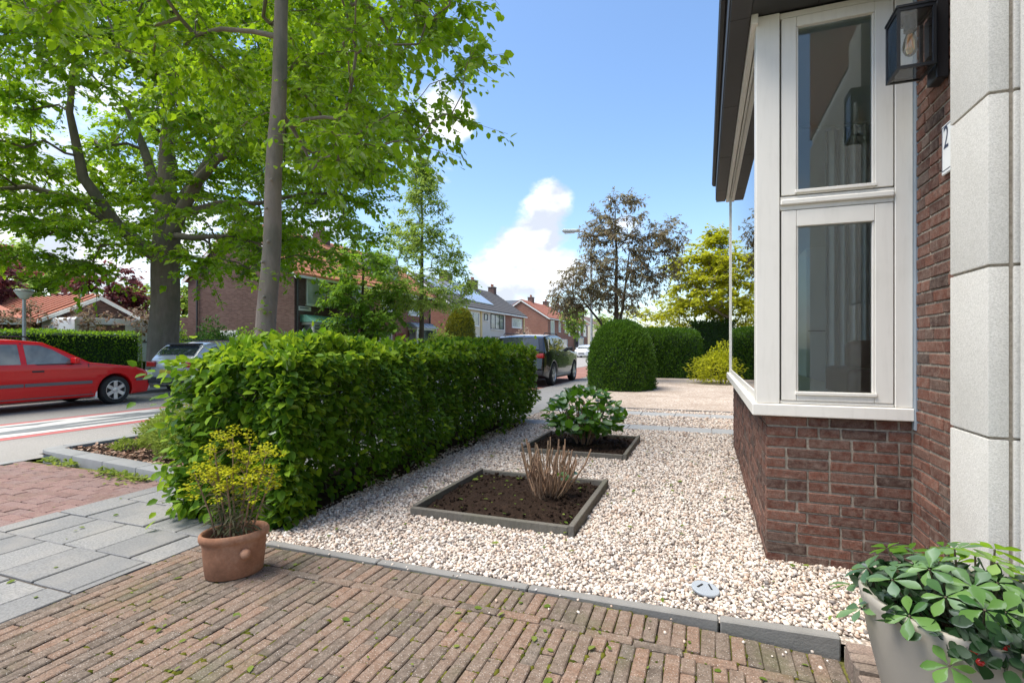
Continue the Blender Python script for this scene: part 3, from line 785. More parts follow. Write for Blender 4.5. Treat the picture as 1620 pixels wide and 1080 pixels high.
# ================================================================== THE HOUSE AT THE SIDE OF THE PATH
HX, BX, BY0, BY1 = 1.06, .34, 3.42, 7.29          # main wall, bay front, bay ends
SILL, SOFFIT = .845, 3.20
house = thing('brick_house', 'red brick house with white framed bay window and pale stone door surround', 'house', (1.06, 3.42, 0))
WB = [brick_tpl((.21, .1, .0505), .0035, 100 + k, .003) for k in range(6)]; WBM = [tpl_mesh('brick', t, 'wall_brick') for t in WB]
def courses(L, z0, z1, seed):
    """wild bond: (start, length, z) of every brick on a wall of length L"""
    r_ = random.Random(seed); out = []; z = z0; k = 0
    while z + .05 <= z1 + .002:
        s_ = 0.
        first = [.1, .155, .21][(k * 2 + r_.randrange(2)) % 3]
        while s_ < L - .01:
            l = first if s_ == 0 else (.21 if r_.random() < .62 else .1)
            if L - s_ - l < .06: l = L - s_
            if l > .25: l = .21 if L - s_ > .33 else (L - s_ - .012) / 2
            out.append((s_, min(l, L - s_), z)); s_ += l + .0115
        z += .0622; k += 1
    return out
nb = 0
for s_, l, z in courses(HX - BX - .004, -.02, SILL - .005, 3):      # bay side, facing the path
    place('brick', WBM[nb % 6], house, (BX + s_ + l / 2, BY0 + .05 + rr.uniform(-.002, .003), z + .025), (l / .21, 1, 1), (0, 0, rr.uniform(-.006, .006))); nb += 1
for s_, l, z in courses(BY0 - 2.62 - .004, -.02, 3.32, 4):              # main wall between bay and stone surround
    place('brick', WBM[nb % 6], house, (HX + .05 + rr.uniform(-.002, .003), BY0 - .004 - s_ - l / 2, z + .025), (l / .21, 1, 1), (0, 0, math.pi / 2 + rr.uniform(-.006, .006))); nb += 1
its = [((BX + .05 + rr.uniform(-.003, .003), BY0 + .106 + s_ + l / 2, z + .025), (l / .21, 1, 1), math.pi / 2) for s_, l, z in courses(BY1 - BY0 - .106, -.02, SILL - .005, 6)]
stamp('brickwork', WB[2], its, 'wall_brick', house)
its = [((BX + s_ + l / 2, BY1 - .05, z + .025), (l / .21, 1, 1), 0) for s_, l, z in courses(HX - BX, -.02, SILL - .005, 8)]
m = MB(); m.box(BX + .0085, HX + .2, BY0 + .009, BY1 - .009, -.1, SILL - .01); m.build('mortar', 'mortar', house)
m = MB(); m.box(HX + .0085, HX + .3, 2.45, BY0 + .008, -.1, 3.34); m.build('mortar', 'mortar', house)
stamp('brickwork', WB[3], its, 'wall_brick', house)
# the main wall goes on past the bay, and behind the door surround
wall = MB(); wall.box(HX + .0, HX + .3, BY1 + .0, 11.2, -.1, 5.4); wall.build('wall', 'house_brick_red', house)
MB().box(HX + .012, HX + .3, .4, 2.41, -.1, 3.4).build('pale_reflected_wall', 'cast_stone', house)  # plain wall beside the surround, made pale for its reflection in the panes
MB().box(HX + .012, HX + .3, .4, BY1, 3.5, 5.4).build('upper_wall', 'house_brick_red', house)

# the bulk of the house above and behind, roof with eaves
MB().box(HX + .3, 8.6, .4, 11.2, 3.5, 5.4).build('upper_storey', 'house_brick_red', house)
MB().box(HX + .3, 8.6, 8.3, 11.2, -.1, 3.5).build('wall', 'house_brick_red', house)
MB().prism([(.56, 5.30), (4.8, 8.6), (9.1, 5.30), (9.1, 5.46), (4.8, 8.78), (.56, 5.46)], 'y', .2, 11.5).build('roof', 'roof_dark', house)

MB().box(HX + .02, 8.5, .5, 3.4, 3.42, 3.49).build('added_pale_slab', 'plaster', house)  # unseen pale slab, added so the bay panes reflect grey instead of brick
# ---- pale stone blocks round the door
jz = [-.37, .27, .91, 1.55, 2.19, 2.83, 3.47]
for a, b in zip(jz[:-1], jz[1:]):
    MB().box(.985, 1.047, 2.425, 2.747, max(a, -.08) + .005, b - .005).build('stone_block', 'cast_stone', house, bevel=.007, seg=2, smooth=50)
    MB().box(1.060, 1.5, 2.420, 2.60, max(a, -.08) + .005, b - .005).build('stone_block', 'cast_stone', house, bevel=.007, seg=2, smooth=50)
MB().box(.995, 1.45, 2.434, 2.739, -.1, 3.46).build('stone_joint', 'mortar', house)

# ---- bay window joinery
FX = .295                                            # outer face of the front frame
def bar(nm, *b, mat='white_paint', parent=house, bev=.003): return MB().box(*b).build(nm, mat, parent, bevel=bev)
sy = 3.40                                            # outer face of the side frame
bar('sill', .262, 1.058, 3.378, 7.335, SILL, .915, bev=.005)
bar('corner_post', FX - .012, .408, sy - .008, 3.52, .917, SOFFIT)
bar('corner_post', FX - .004, .40, 7.21, 7.315, .917, SOFFIT)
bar('jamb_post', .974, 1.056, sy - .004, 3.50, .917, SOFFIT)
bar('lead_flashing', 1.0565, 1.075, 3.36, 3.41, .80, SOFFIT, mat='zinc_blue', bev=0)
bar('transom', .410, .972, sy + .004, 3.49, 2.045, 2.125)
bar('drip_moulding', .412, .970, sy - .018, sy + .002, 2.072, 2.104, bev=.006)
bar('head_rail', .410, .972, sy + .004, 3.49, 3.165, SOFFIT)
bar('bottom_rail', .410, .972, sy + .004, 3.49, .917, .935)
def sash(x0, x1, z0, z1, w, gx0, gx1, gz0, gz1):
    o = bpy.data.objects.new('window', None); COL.objects.link(o); o.parent = house; o.location = Vector((.69, sy, z0)) - wloc(house)
    MB().box(x0, gx0, sy - .002, 3.47, z0, z1).build('stile', 'white_paint', o, bevel=.003); MB().box(gx1, x1, sy - .002, 3.47, z0, z1).build('stile', 'white_paint', o, bevel=.003)
    l_ = lambda nm, *b, mat='white_paint', bev=.002: MB().box(*b).build(nm, mat, o, bevel=bev)
    l_('rail', gx0 + .001, gx1 - .001, sy - .0015, 3.469, z0, gz0); l_('rail', gx0 + .001, gx1 - .001, sy - .0015, 3.469, gz1, z1)
    l_('glazing_bead', gx0 - .008, gx1 + .008, sy - .014, sy + .02, gz0 - .014, gz0 + .004)
    for a, b in ((gx0 + .001, gx0 + .010), (gx1 - .010, gx1 - .001)): l_('glazing_bead', a, b, sy + .006, sy + .03, gz0 + .005, gz1 - .001)
    l_('pane', gx0 + .002, gx1 - .002, sy + .026, sy + .031, gz0 + .002, gz1 - .002, mat='glass', bev=0)
    return o
sash(.418, .968, 2.130, 3.162, 0, .496, .881, 2.152, 3.105)
sash(.418, .968, .937, 2.040, 0, .496, .881, .986, 1.947)
# front window: one wide pane
o = bpy.data.objects.new('window', None); COL.objects.link(o); o.parent = house; o.location = Vector((FX, 5.4, .92)) - wloc(house)
for a, b in ((3.524, 3.575), (7.165, 7.206)): MB().box(FX + .002, .375, a, b, .917, SOFFIT).build('stile', 'white_paint', o, bevel=.003)
for a, b in ((.917, .965), (3.13, SOFFIT)): MB().box(FX + .003, .374, 3.577, 7.163, a, b).build('rail', 'white_paint', o, bevel=.003)
MB().box(FX + .010, FX + .016, 3.578, 7.162, .967, 3.128).build('pane', 'glass', o)
MB().box(.40, 1.0, 7.22, 7.30, .917, SOFFIT).build('bay_end', 'white_paint', house)
# fascia and eaves clad in dark panels
bar('fascia', .255, .292, 3.36, 7.40, 3.145, SOFFIT + .006, bev=.004)
eave = MB().box(.155, HX, 3.17, 7.50, SOFFIT + .012, 3.50).build('eave', 'dark_cladding', house)
for y0, y1 in ((3.16, 3.36), (3.363, 4.56), (4.563, 5.76), (5.763, 6.96), (6.963, 7.51)):
    MB().box(.138, .252, y0, y1, SOFFIT - .012, SOFFIT + .010).build('panel', 'dark_cladding', eave, bevel=.003)
    MB().box(.130, .152, y0, y1, SOFFIT + .012, 3.50).build('panel', 'dark_cladding', eave, bevel=.003)
for x0, x1 in ((.138, .60), (.603, 1.05)):
    MB().box(x0 + (.116 if x0 < .2 else 0), x1, 3.165, 3.388, SOFFIT + .002, SOFFIT + .0105).build('panel', 'dark_cladding', eave, bevel=.002)
MB().tube([(.118, 3.14, 3.44), (.118, 7.53, 3.44)], .035, 8).build('gutter', 'dark_cladding', house, smooth=40)
MB().prism([(.10, 3.50), (1.10, 3.95), (1.10, 3.50)], 'y', 3.14, 7.54).build('bay_roof', 'roof_dark', house)

# ---- the room behind the bay
room = thing('living_room', None, None, (2, 5.5, 0)); room['kind'] = 'structure'
MB().box(.45, 5.2, 3.53, 8.2, .38, .42).build('room_floor', 'room_floor', room)
MB().box(.41, 5.2, 3.53, 8.2, 3.15, 3.17).build('room_ceiling', 'plaster', room)
MB().box(1.02, 5.2, 7.20, 7.26, .42, 3.15).build('room_wall', 'plaster', room)
MB().box(5.2, 5.26, 3.5, 8.2, .42, 3.15).build('room_wall', 'plaster', room)
MB().box(1.38, 5.2, 3.50, 3.56, .42, 3.15).build('room_wall', 'plaster', room)
MB().box(.46, 1.05, 3.53, 7.2, .80, .86).build('window_board', 'cabinet_white', room)
cb = thing('room_cabinet', 'white cabinet seen inside through the lower bay window', 'cabinet', (1.15, 6.9, .42))
MB().box(1.06, 1.5, 6.62, 7.18, .42, 2.35).build('carcass', 'cabinet_white', cb, bevel=.004)
MB().box(1.08, 1.48, 6.606, 6.618, 1.42, 1.428).build('door_gap', 'car_trim', cb)
cu = thing('curtain', 'grey curtain hanging in folds inside the bay window', 'curtain', (1.5, 5.6, .42))
vs = []; n = 60
for j, z in enumerate((.45, 3.10)):
    for i in range(n + 1):
        t_ = i / n; vs.append((.97 + .40 * t_, 5.12 + .030 * math.sin(t_ * 34) - .05 * t_, z))
me = bpy.data.meshes.new('cloth'); me.from_pydata(vs, [], [(i, i + 1, n + 2 + i, n + 1 + i) for i in range(n)]); me.update()
q = link('cloth', me, 'curtain', cu); md = q.modifiers.new('thick', 'SOLIDIFY'); md.thickness = .004
MB().tube([(.47, 3.66, 3.12), (.50, 4.4, 3.12), (.55, 4.8, 3.12), (.70, 5.0, 3.12), (.95, 5.11, 3.12), (1.9, 5.12, 3.12)], .014, 8).build('curtain_rail', 'white_trim', cu, smooth=40)
ac = thing('armchair', 'brown leather armchair inside the lower bay window', 'armchair', (1.3, 4.5, .42))
def cushion(nm, *b, r_=.07): return MB().box(*b).build(nm, 'leather', ac, bevel=r_, seg=4, smooth=60)
cushion('seat', 1.08, 1.70, 4.15, 4.72, .55, .86); cushion('armrest', .90, 1.10, 4.05, 4.80, .50, 1.10); cushion('backrest', 1.06, 1.75, 4.72, 4.95, .55, 1.30, r_=.1)
for xx, yy in ((1.0, 4.15), (1.6, 4.2), (1.0, 4.7), (1.6, 4.8)): MB().tube([(xx, yy, .42), (xx, yy, .56)], .025, 8).build('leg', 'black_metal', ac)

# ---- wall lantern
lan = thing('wall_lantern', 'black box wall lantern with clear glass and filament bulb on the brick wall', 'wall lantern', (1.06, 3.0, 2.7))
x0, x1, y0, y1, z0, z1 = .848, 1.0, 2.927, 3.097, 2.556, 2.84
m = MB().box(1.008, 1.057, 2.955, 3.065, 2.50, 2.96); m.build('backplate', 'black_metal', lan, bevel=.004)
MB().box(.99, 1.009, 2.985, 3.04, 2.62, 2.80).build('bracket', 'black_metal', lan)
fb = .013; m = MB()
for a in (x0, x1 - fb):
    for b in (y0, y1 - fb): m.box(a, a + fb, b, b + fb, z0 + fb, z1 - fb)
for z in (z0, z1 - fb):
    m.box(x0, x1, y0, y0 + fb, z, z + fb); m.box(x0, x1, y1 - fb, y1, z, z + fb); m.box(x0, x0 + fb, y0 + fb, y1 - fb, z, z + fb); m.box(x1 - fb, x1, y0 + fb, y1 - fb, z, z + fb)
m.build('frame', 'black_metal', lan)
MB().box(x0 - .004, x1 + .002, y0 - .004, y1 + .004, z1 + .001, z1 + .014).build('cap', 'black_metal', lan, bevel=.002)
for b in ((x0 + fb, x1 - fb, y0 + .004, y0 + .007), (x0 + fb, x1 - fb, y1 - .007, y1 - .004)): MB().box(*b, z0 + fb, z1 - fb).build('pane', 'glass_lantern', lan)
MB().box(x0 + .004, x0 + .007, y0 + fb, y1 - fb, z0 + fb, z1 - fb).build('pane', 'glass_lantern', lan)
MB().box(x0 + fb, x1 - fb, y0 + fb, y1 - fb, z0 + .004, z0 + .007).build('pane', 'glass_lantern', lan)
cxl, cyl = (x0 + x1) / 2, (y0 + y1) / 2
MB().tube([(cxl, cyl, z1 - .001), (cxl, cyl, z1 - .075)], [.026, .026], 14).build('socket', 'black_metal', lan, smooth=40)
bu = MB().lathe([(.013, -.076), (.016, -.085), (.024, -.11), (.030, -.14), (.029, -.165), (.020, -.185), (.006, -.195), (.0005, -.197)], (cxl, cyl, z1), 20).build('bulb', 'glass_amber', lan, smooth=60)
m = MB()
for k in range(5):
    a = 2 * math.pi * k / 5; m.tube([(cxl + .006 * math.cos(a), cyl + .006 * math.sin(a), z1 - .09), (cxl + .015 * math.cos(a), cyl + .015 * math.sin(a), z1 - .16)], .0024, 5)
m.build('filament', 'bulb_gold', bu)

# ---- house number plate, half hidden by the stone surround
pl = thing('house_number_plate', 'white enamel house number plate with a dark 2 on the brick wall', 'number plate', (1.058, 2.93, 2.17))
MB().box(1.046, 1.0572, 2.858, 3.008, 2.052, 2.285).build('plate', 'enamel', pl, bevel=.004)
m = MB()
m.box(1.0448, 1.0458, 2.866, 3.0, 2.272, 2.275); m.box(1.0448, 1.0458, 2.866, 3.0, 2.068, 2.071); m.box(1.0448, 1.0458, 2.997, 3.0, 2.0712, 2.2718)
m.build('border_line', 'navy_print', pl)
me = text_mesh('2', .115, .150)
for v in me.vertices: v.co = Vector((1.0448, 2.957 - v.co.x, 2.215 + v.co.y))
link('digit', me, 'navy_print', pl)

# ================================================================== VEGETATION
def leaf_objs(parent, me, Rm, pos, name='leaf'):
    w = wloc(parent)
    for k in range(len(pos)):
        o = bpy.data.objects.new(name, me); COL.objects.link(o); o.parent = parent
        A = Rm[k]; p = pos[k]
        o.matrix_local = Matrix(((A[0, 0], A[0, 1], A[0, 2], p[0] - w.x), (A[1, 0], A[1, 1], A[1, 2], p[1] - w.y), (A[2, 0], A[2, 1], A[2, 2], p[2] - w.z), (0, 0, 0, 1)))
def frusta(P0, P1, r0, r1, n=5):
    d = unit(P1 - P0); h = np.where(np.abs(d[:, 2:3]) < .9, [[0, 0, 1.]], [[1., 0, 0]]); a = unit(np.cross(d, h)); b = np.cross(d, a)
    k = np.arange(n) * 2 * math.pi / n
    ring = a[:, None, :] * np.cos(k)[None, :, None] + b[:, None, :] * np.sin(k)[None, :, None]
    V = np.concatenate([P0[:, None, :] + ring * r0[:, None, None], P1[:, None, :] + ring * r1[:, None, None]], 1)
    f = np.array([(i, (i + 1) % n, n + (i + 1) % n, n + i) for i in range(n)])
    F = f[None] + (np.arange(len(P0)) * 2 * n)[:, None, None]
    return V.reshape(-1, 3), F.reshape(-1, 4)
def ell(n, c, r_, inner=.3, zmin=None, flat_bottom=None, voids=0, bias=1.):
    P = []
    vc = rdir(max(voids, 1)) * rng.uniform(.5, 1.0, (max(voids, 1), 1)); vr = rng.uniform(.16, .34, max(voids, 1))
    while len(P) < n:
        q = rng.uniform(-1, 1, 3); l = np.linalg.norm(q)
        if l > 1 or l < inner or rng.uniform() > (l ** bias): continue
        if voids and np.any(np.linalg.norm(vc - q, axis=1) < vr): continue
        p = np.array(c) + q * np.array(r_)
        if zmin is not None and p[2] < zmin: continue
        P.append(p)
    return np.array(P)
def polyline(pts, step=.35):
    out = []
    for (a, b) in zip(pts[:-1], pts[1:]):
        a = np.array(a, float); b = np.array(b, float); n = max(1, int(np.linalg.norm(b[:3] - a[:3]) / step))
        for k in range(n): out.append(a + (b - a) * k / n)
    out.append(np.array(pts[-1], float)); return out
def grow(name, label, cat, trunk, limbs, centers, nleaf, spread, leafL, leafm, barkm, tpl=LEAF2, zstart=2., droop=.5, r0=.007, rexp=.44, group=None, aspect=.75, upn=1.3, seg=8, bend=.12, flare=1.25, leafvar=.42, maxr=.6, twigs=6):
    base = trunk[0]
    t = thing(name, label, cat, (base[0], base[1], 0), group=group)
    m = MB()
    pts = polyline(trunk, .3)
    rads = [p[3] * (1 + (flare - 1) * math.exp(-(p[2] - base[2]) / .35)) for p in pts]
    m.tube([(p[0] + .012 * math.sin(p[2] * 3.1), p[1] + .012 * math.cos(p[2] * 2.3), p[2]) for p in pts], rads, seg + 4)
    nodes = [p[:3] for p in pts if p[2] >= zstart]; nr = [p[3] for p in pts if p[2] >= zstart]; par = [-1] * len(nodes); plen = [0.] * len(nodes)
    for lb in limbs:
        lp = polyline(lb, .3); m.tube([tuple(p[:3]) for p in lp], [p[3] for p in lp], 8)
        for k, p in enumerate(lp[1:]): nodes.append(p[:3]); nr.append(p[3]); par.append(-1); plen.append(0.3 * k * .4)
    n0 = len(nodes)
    order = np.argsort([np.min(np.linalg.norm(np.array(nodes[:n0]) - c, axis=1)) for c in centers])
    NP = np.zeros((n0 + 4 * len(centers), 3)); NP[:n0] = np.array(nodes); PL = np.zeros(len(NP)); PL[:n0] = plen; PA = np.full(len(NP), -1); PA[:n0] = -1; cnt = n0
    tips = []
    for i in order:
        c = centers[i]
        dv = c - NP[:cnt]; dist = np.linalg.norm(dv, axis=1)
        cost = dist + .12 * PL[:cnt] + np.where(dv[:, 2] < -.25 * dist, .5 * dist, 0)
        j = int(np.argmin(cost)); a = NP[j]; L = dist[j]; prev = j
        ks = 3 if L > .5 else 1
        for k in range(1, ks + 1):
            f = k / ks; p = a + (c - a) * f
            if k < ks: p = p + rng.normal(size=3) * bend * L * .35 + np.array([0, 0, bend * L * math.sin(f * math.pi)])
            NP[cnt] = p; PA[cnt] = prev; PL[cnt] = PL[prev] + np.linalg.norm(p - NP[prev]); prev = cnt; cnt += 1
        tips.append(prev)
    load = np.zeros(cnt); 
    for q in tips: load[q] += 1
    for q in range(cnt - 1, n0 - 1, -1):
        if PA[q] >= n0: load[PA[q]] += load[q]
    rad = r0 * np.maximum(load, 1) ** rexp
    e = np.arange(n0, cnt); pr_ = PA[e]
    rp = np.where(pr_ >= n0, np.minimum(rad[pr_], rad[e] * 1.35), rad[e] * 1.3)
    lim = np.array([nr[p] * maxr if p < n0 else 9. for p in pr_]); rp = np.minimum(rp, lim); rc = np.minimum(rad[e], rp)
    V, F = frusta(NP[pr_], NP[e], rp, rc)
    m.add(V.tolist(), F.tolist())
    # fine twigs fanning out from every branch end, leaves set along both sides of them
    tips = np.array(tips); nt = len(tips); K = twigs; per = max(1, int(nleaf / K))
    sp = np.array(spread) if hasattr(spread, '__len__') else np.array([spread, spread, spread * .55])
    D0 = unit(NP[tips] - NP[PA[tips]])
    TD = np.repeat(D0 * [1, 1, .5], K, axis=0) * .55 + rng.normal(size=(nt * K, 3)) * [1, 1, sp[2] / sp[0] * .9]; TD = unit(TD)
    TL = sp[0] * rng.uniform(1.0, 2.3, nt * K); TS = np.repeat(NP[tips] - D0 * (sp[0] * rng.uniform(.0, .9, nt))[:, None], K, axis=0)
    TE = TS + TD * TL[:, None] - np.array([0, 0, 1.]) * (TL * droop * .22)[:, None]
    V, F = frusta(TS, TE, np.full(nt * K, r0 * .75), np.full(nt * K, r0 * .3), 3); m.add(V.tolist(), F.tolist())
    me = bpy.data.meshes.new('trunk'); me.from_pydata(m.v, [], m.f); me.update(); me.polygons.foreach_set('use_smooth', [True] * len(me.polygons))
    link('trunk', me, barkm, t)
    n = nt * K * per; f = rng.uniform(.08, 1.05, n)
    S_, E_ = np.repeat(TS, per, axis=0), np.repeat(TE, per, axis=0); D_ = unit(E_ - S_)
    C = S_ + (E_ - S_) * f[:, None] - np.array([0, 0, 1.]) * (np.repeat(TL, per) * droop * .12 * f * f)[:, None] + rng.normal(size=(n, 3)) * leafL * [.32, .32, .22]
    sidev = np.cross(D_, [0, 0, 1.]); sidev *= np.where(rng.uniform(size=n) < .5, 1., -1.)[:, None]
    out = unit(D_ * .55 + sidev * .9 + rng.normal(size=(n, 3)) * .3)
    ax = out + np.stack([np.zeros(n), np.zeros(n), -droop * rng.uniform(.1, 1.3, n)], 1)
    nor = rng.normal(size=(n, 3)) * .42 + np.array([0, 0, upn])
    L = leafL * np.clip(rng.lognormal(0, leafvar * .75, n), .45, 1.7)
    V, F = leaves(tpl, C, ax, nor, L, L * aspect)
    link('crown', npmesh('crown', V, F), leafm, t, kind='stuff')
    return t

# ---- street lime behind the hedge (slim grey trunk)
bx, by = -5.52, 5.32
ctr = ell(340, (bx + .0, by + .05, 6.6), (3.0, 3.0, 2.95), .30, voids=12, bias=.6, zmin=3.75)
ctr = np.concatenate([ctr, np.array([[bx + 1.7, by + .2, 3.75], [bx + 2.1, by + .5, 3.9], [bx + 1.3, by - .2, 3.85], [bx + 2.5, by + .6, 4.2], [bx + 2.9, by + .3, 4.7], [bx + 1.0, by + .3, 3.7], [bx + .6, by - .5, 3.9], [bx - 1.2, by, 4.1], [bx - .8, by - .6, 4.4]])])
_dr = (ctr[:, 0] - bx) * _c + (ctr[:, 1] - by) * _s
_dd = -(ctr[:, 0] - bx) * _s + (ctr[:, 1] - by) * _c
ctr = ctr[~((_dr < -.15) & (ctr[:, 2] < 5.0)) & ~((_dd < .3) & (np.abs(_dr) < 1.0) & (ctr[:, 2] < 7.2))]
lime = grow('lime_tree', 'slim lime tree with smooth grey trunk rising behind the leafy hedge', 'tree',
     [(bx, by, 0, .145), (bx + .05, by + .02, 1.4, .128), (bx + .13, by + .05, 3.2, .106), (bx + .20, by + .07, 4.4, .096), (bx + .24, by + .09, 6.0, .08), (bx + .22, by + .09, 8.6, .03)],
     [], ctr, 120, (.36, .36, .15), .090, 'leaf_lime', 'bark_smooth', LEAF4, zstart=4.3, droop=.75, r0=.0062, rexp=.46, aspect=.80)
# pruning scars and water shoots on its trunk
for (z, a) in ((1.9, -1.2), (2.35, -1.5), (2.62, -1.0), (3.05, -1.3), (3.42, -.9), (3.9, -1.7)):
    cx, cy = bx + .05 + (z - 1.4) * .05 + .122 * math.cos(a), by + .02 + .122 * math.sin(a)
    m = MB(); m.tube([(cx - .01 * math.cos(a), cy - .01 * math.sin(a), z - .0), (cx + .02 * math.cos(a), cy + .02 * math.sin(a), z + .005)], [.024, .015], 9)
    m.build('knot', 'gum_pale', lime, smooth=50)
C = np.array([(bx + .05 + (z - 1.4) * .05 + .17 * math.cos(a), by + .02 + .17 * math.sin(a), z) for z, a in ((1.75, -.9), (2.15, -2.2), (2.22, -.4), (2.05, -1.6), (1.5, -1.5), (3.6, -1.2), (4.0, -.6), (3.75, -2.3))])
C = np.repeat(C, 7, axis=0) + rng.normal(size=(56, 3)) * .05
V, F = leaves(LEAF4, C, rdir(56) * [1, 1, .4] + [.3, -.5, -.2], rdir(56) * .5 + [0, 0, 1], rng.uniform(.05, .09, 56), rng.uniform(.04, .07, 56))
link('water_shoots', npmesh('water_shoots', V, F), 'leaf_lime', lime, kind='stuff')

# ---- the big old tree across the road
tx, ty = -16.0, 11.5
def T(dr, dd, z, r_): return (tx + dr * _c - dd * _s, ty + dr * _s + dd * _c, z, r_)       # offsets to its side and away
ctr = np.concatenate([ell(520, (tx + .3, ty + .1, 8.9), (7.4, 6.8, 5.6), .33, voids=10, bias=.7, zmin=4.4),
    np.array([np.array(T(dr, dd, z, 0)[:3]) for dr, dd, z in
      [(-5.4, -.5, 4.0), (-4.6, -1, 3.9), (-3.6, -1.2, 3.75), (-2.7, -1.3, 3.8), (-1.8, -1.6, 3.7), (-1.0, -1.5, 3.65), (1.2, -1.5, 3.7), (2.1, -1.0, 3.8), (3.0, -.6, 3.6), (3.6, -.3, 3.9), (4.6, 0, 4.0), (5.6, .2, 4.2), (6.3, .3, 4.7),
       (-.6, -1.7, 4.1), (.9, -1.8, 4.2), (-6.2, 0, 4.4), (-4.2, -1.8, 4.4), (2.6, -1.6, 4.3), (4.1, -1.2, 4.6), (.2, -1.9, 4.6), (1.7, -.9, 3.3), (-1.5, -1, 3.35), (5.2, -.8, 4.9), (6.6, 0, 5.4)]])])
_dr = (ctr[:, 0] - tx) * _c + (ctr[:, 1] - ty) * _s; _dd = -(ctr[:, 0] - tx) * _s + (ctr[:, 1] - ty) * _c
ctr = ctr[~((_dd < -.3) & (np.abs(_dr - .2) < 1.7) & (ctr[:, 2] > 4.9) & (ctr[:, 2] < 7.6))]
big = grow('broad_street_tree', 'broad old tree with thick furrowed trunk standing beside the silver car', 'tree',
     [T(0, 0, -.1, .50), T(.02, 0, 1.0, .44), T(.06, 0, 2.6, .40), T(.10, 0, 4.0, .40), T(.12, 0, 5.2, .36), T(.05, .1, 7.0, .22), T(.0, .2, 9.5, .13), T(.1, .2, 12.8, .04)],
     [[T(.05, -.1, 3.9, .22), T(-.9, -.7, 4.9, .17), T(-1.6, -1.1, 6.2, .14), T(-1.75, -1.4, 8.0, .09), T(-1.5, -1.5, 9.5, .05)],
      [T(.12, 0, 4.4, .26), T(.7, -.3, 5.3, .20), T(1.5, -.6, 6.3, .15), T(2.3, -1.0, 6.8, .11), T(3.7, -1.0, 7.4, .06)],
      [T(.7, -.3, 5.3, .14), T(1.9, -.2, 5.7, .10), T(3.0, 0, 5.75, .07), T(4.6, .3, 6.2, .04)],
      [T(.1, 0, 5.0, .22), T(-.5, .4, 6.4, .17), T(-1.3, .9, 8.0, .12), T(-2.4, 1.6, 9.6, .06)],
      [T(-.3, -.3, 4.3, .15), T(-2.0, -.8, 5.6, .11), T(-3.4, -.9, 6.0, .08), T(-5.0, -.8, 5.9, .04)],
      [T(.12, 0, 5.2, .2), T(.9, .6, 7.0, .15), T(1.6, 1.2, 9.0, .10), T(2.6, 1.6, 10.8, .05)],
      [T(.5, -.2, 4.7, .12), T(1.4, -.8, 4.5, .08), T(2.6, -1.1, 4.5, .05), T(3.8, -1.2, 4.2, .03)]],
     ctr, 290, (.68, .68, .20), .140, 'leaf_big', 'bark_old', LEAF2, zstart=4.6, droop=.6, r0=.011, rexp=.45, aspect=.82, flare=1.35, seg=12, twigs=9)

# ---- slim upright tree across the road
sx_, sy_ = -15.3, 26.2
ctr = []
while len(ctr) < 270:
    z = 3.4 + 8.7 * rng.uniform() ** 1.7; h = (z - 3.4) / 8.9; rmx = 3.5 * (1 - h) ** .85 * min(1, .75 + h * 3)
    a = rng.uniform(0, 2 * math.pi); r_ = rmx * rng.uniform(.1, 1) ** .55
    ctr.append((sx_ + r_ * math.cos(a), sy_ + r_ * math.sin(a), z + r_ * .12))
grow('upright_street_tree', 'slim pyramid-shaped pale green tree before the brick houses', 'tree',
     [(sx_, sy_, 0, .17), (sx_, sy_, 3.5, .13), (sx_ + .05, sy_, 8, .07), (sx_, sy_, 12.0, .015)], [], np.array(ctr), 95, (.36, .36, .24), .15, 'leaf_slim', 'bark_twig', LEAF2, zstart=3.2, droop=.5, r0=.008, aspect=.6)
# ---- bushy tree in front of the first house
ox, oy = -17.0, 23.0
ctr = np.concatenate([ell(130, (ox, oy, 4.2), (2.15, 2.0, 2.7), .2, voids=5, bias=.5), ell(50, (ox, oy, 2.6), (2.3, 2.2, .9), .2)])
grow('garden_oak', 'bushy mid green garden tree with layered foliage before the brown brick gable house', 'tree',
     [(ox, oy, 0, .12), (ox, oy, 2.5, .10), (ox + .05, oy, 5.8, .03)], [], ctr, 75, (.33, .33, .16), .17, 'leaf_oak', 'bark_twig', LEAF2, zstart=1.4, droop=.5, r0=.008, aspect=.7)
# ---- crab apple with bronze leaves by the lamp post
gx, gy = -3.05, 18.9
ctr = np.concatenate([ell(70, (gx + .1, gy, 4.2), (1.25, 1.2, 1.9), .1, voids=3, zmin=2.4), ell(34, (gx - 1.35, gy - .2, 3.7), (.95, .9, 1.15), .1), ell(34, (gx + 1.3, gy + .2, 4.4), (1.0, .9, 1.25), .1), ell(20, (gx + .35, gy, 6.0), (.75, .7, .8), .1),
                      ell(12, (gx - .7, gy, 5.5), (.5, .5, .7), .1), ell(10, (gx + 2.0, gy, 5.2), (.5, .5, .5), .1), ell(14, (gx - 1.8, gy, 2.9), (.6, .6, .5), .1)])
grow('bronze_leaved_tree', 'loose bronze and green leaved tree rising behind the clipped dome hedge', 'tree',
     [(gx, gy, 0, .11), (gx + .02, gy, 1.8, .09), (gx + .05, gy, 4.0, .055), (gx, gy, 6.2, .015)],
     [[(gx, gy, 1.5, .06), (gx + .25, gy + .1, 2.6, .05), (gx + .5, gy, 4.6, .02)], [(gx, gy, 1.3, .055), (gx - .6, gy + .1, 2.2, .045), (gx - 1.4, gy, 3.2, .02)]],
     ctr, 110, (.26, .26, .2), .105, 'leaf_purple', 'bark_twig', LEAF2, zstart=1.6, droop=.7, r0=.0065, aspect=.5, bend=.16)
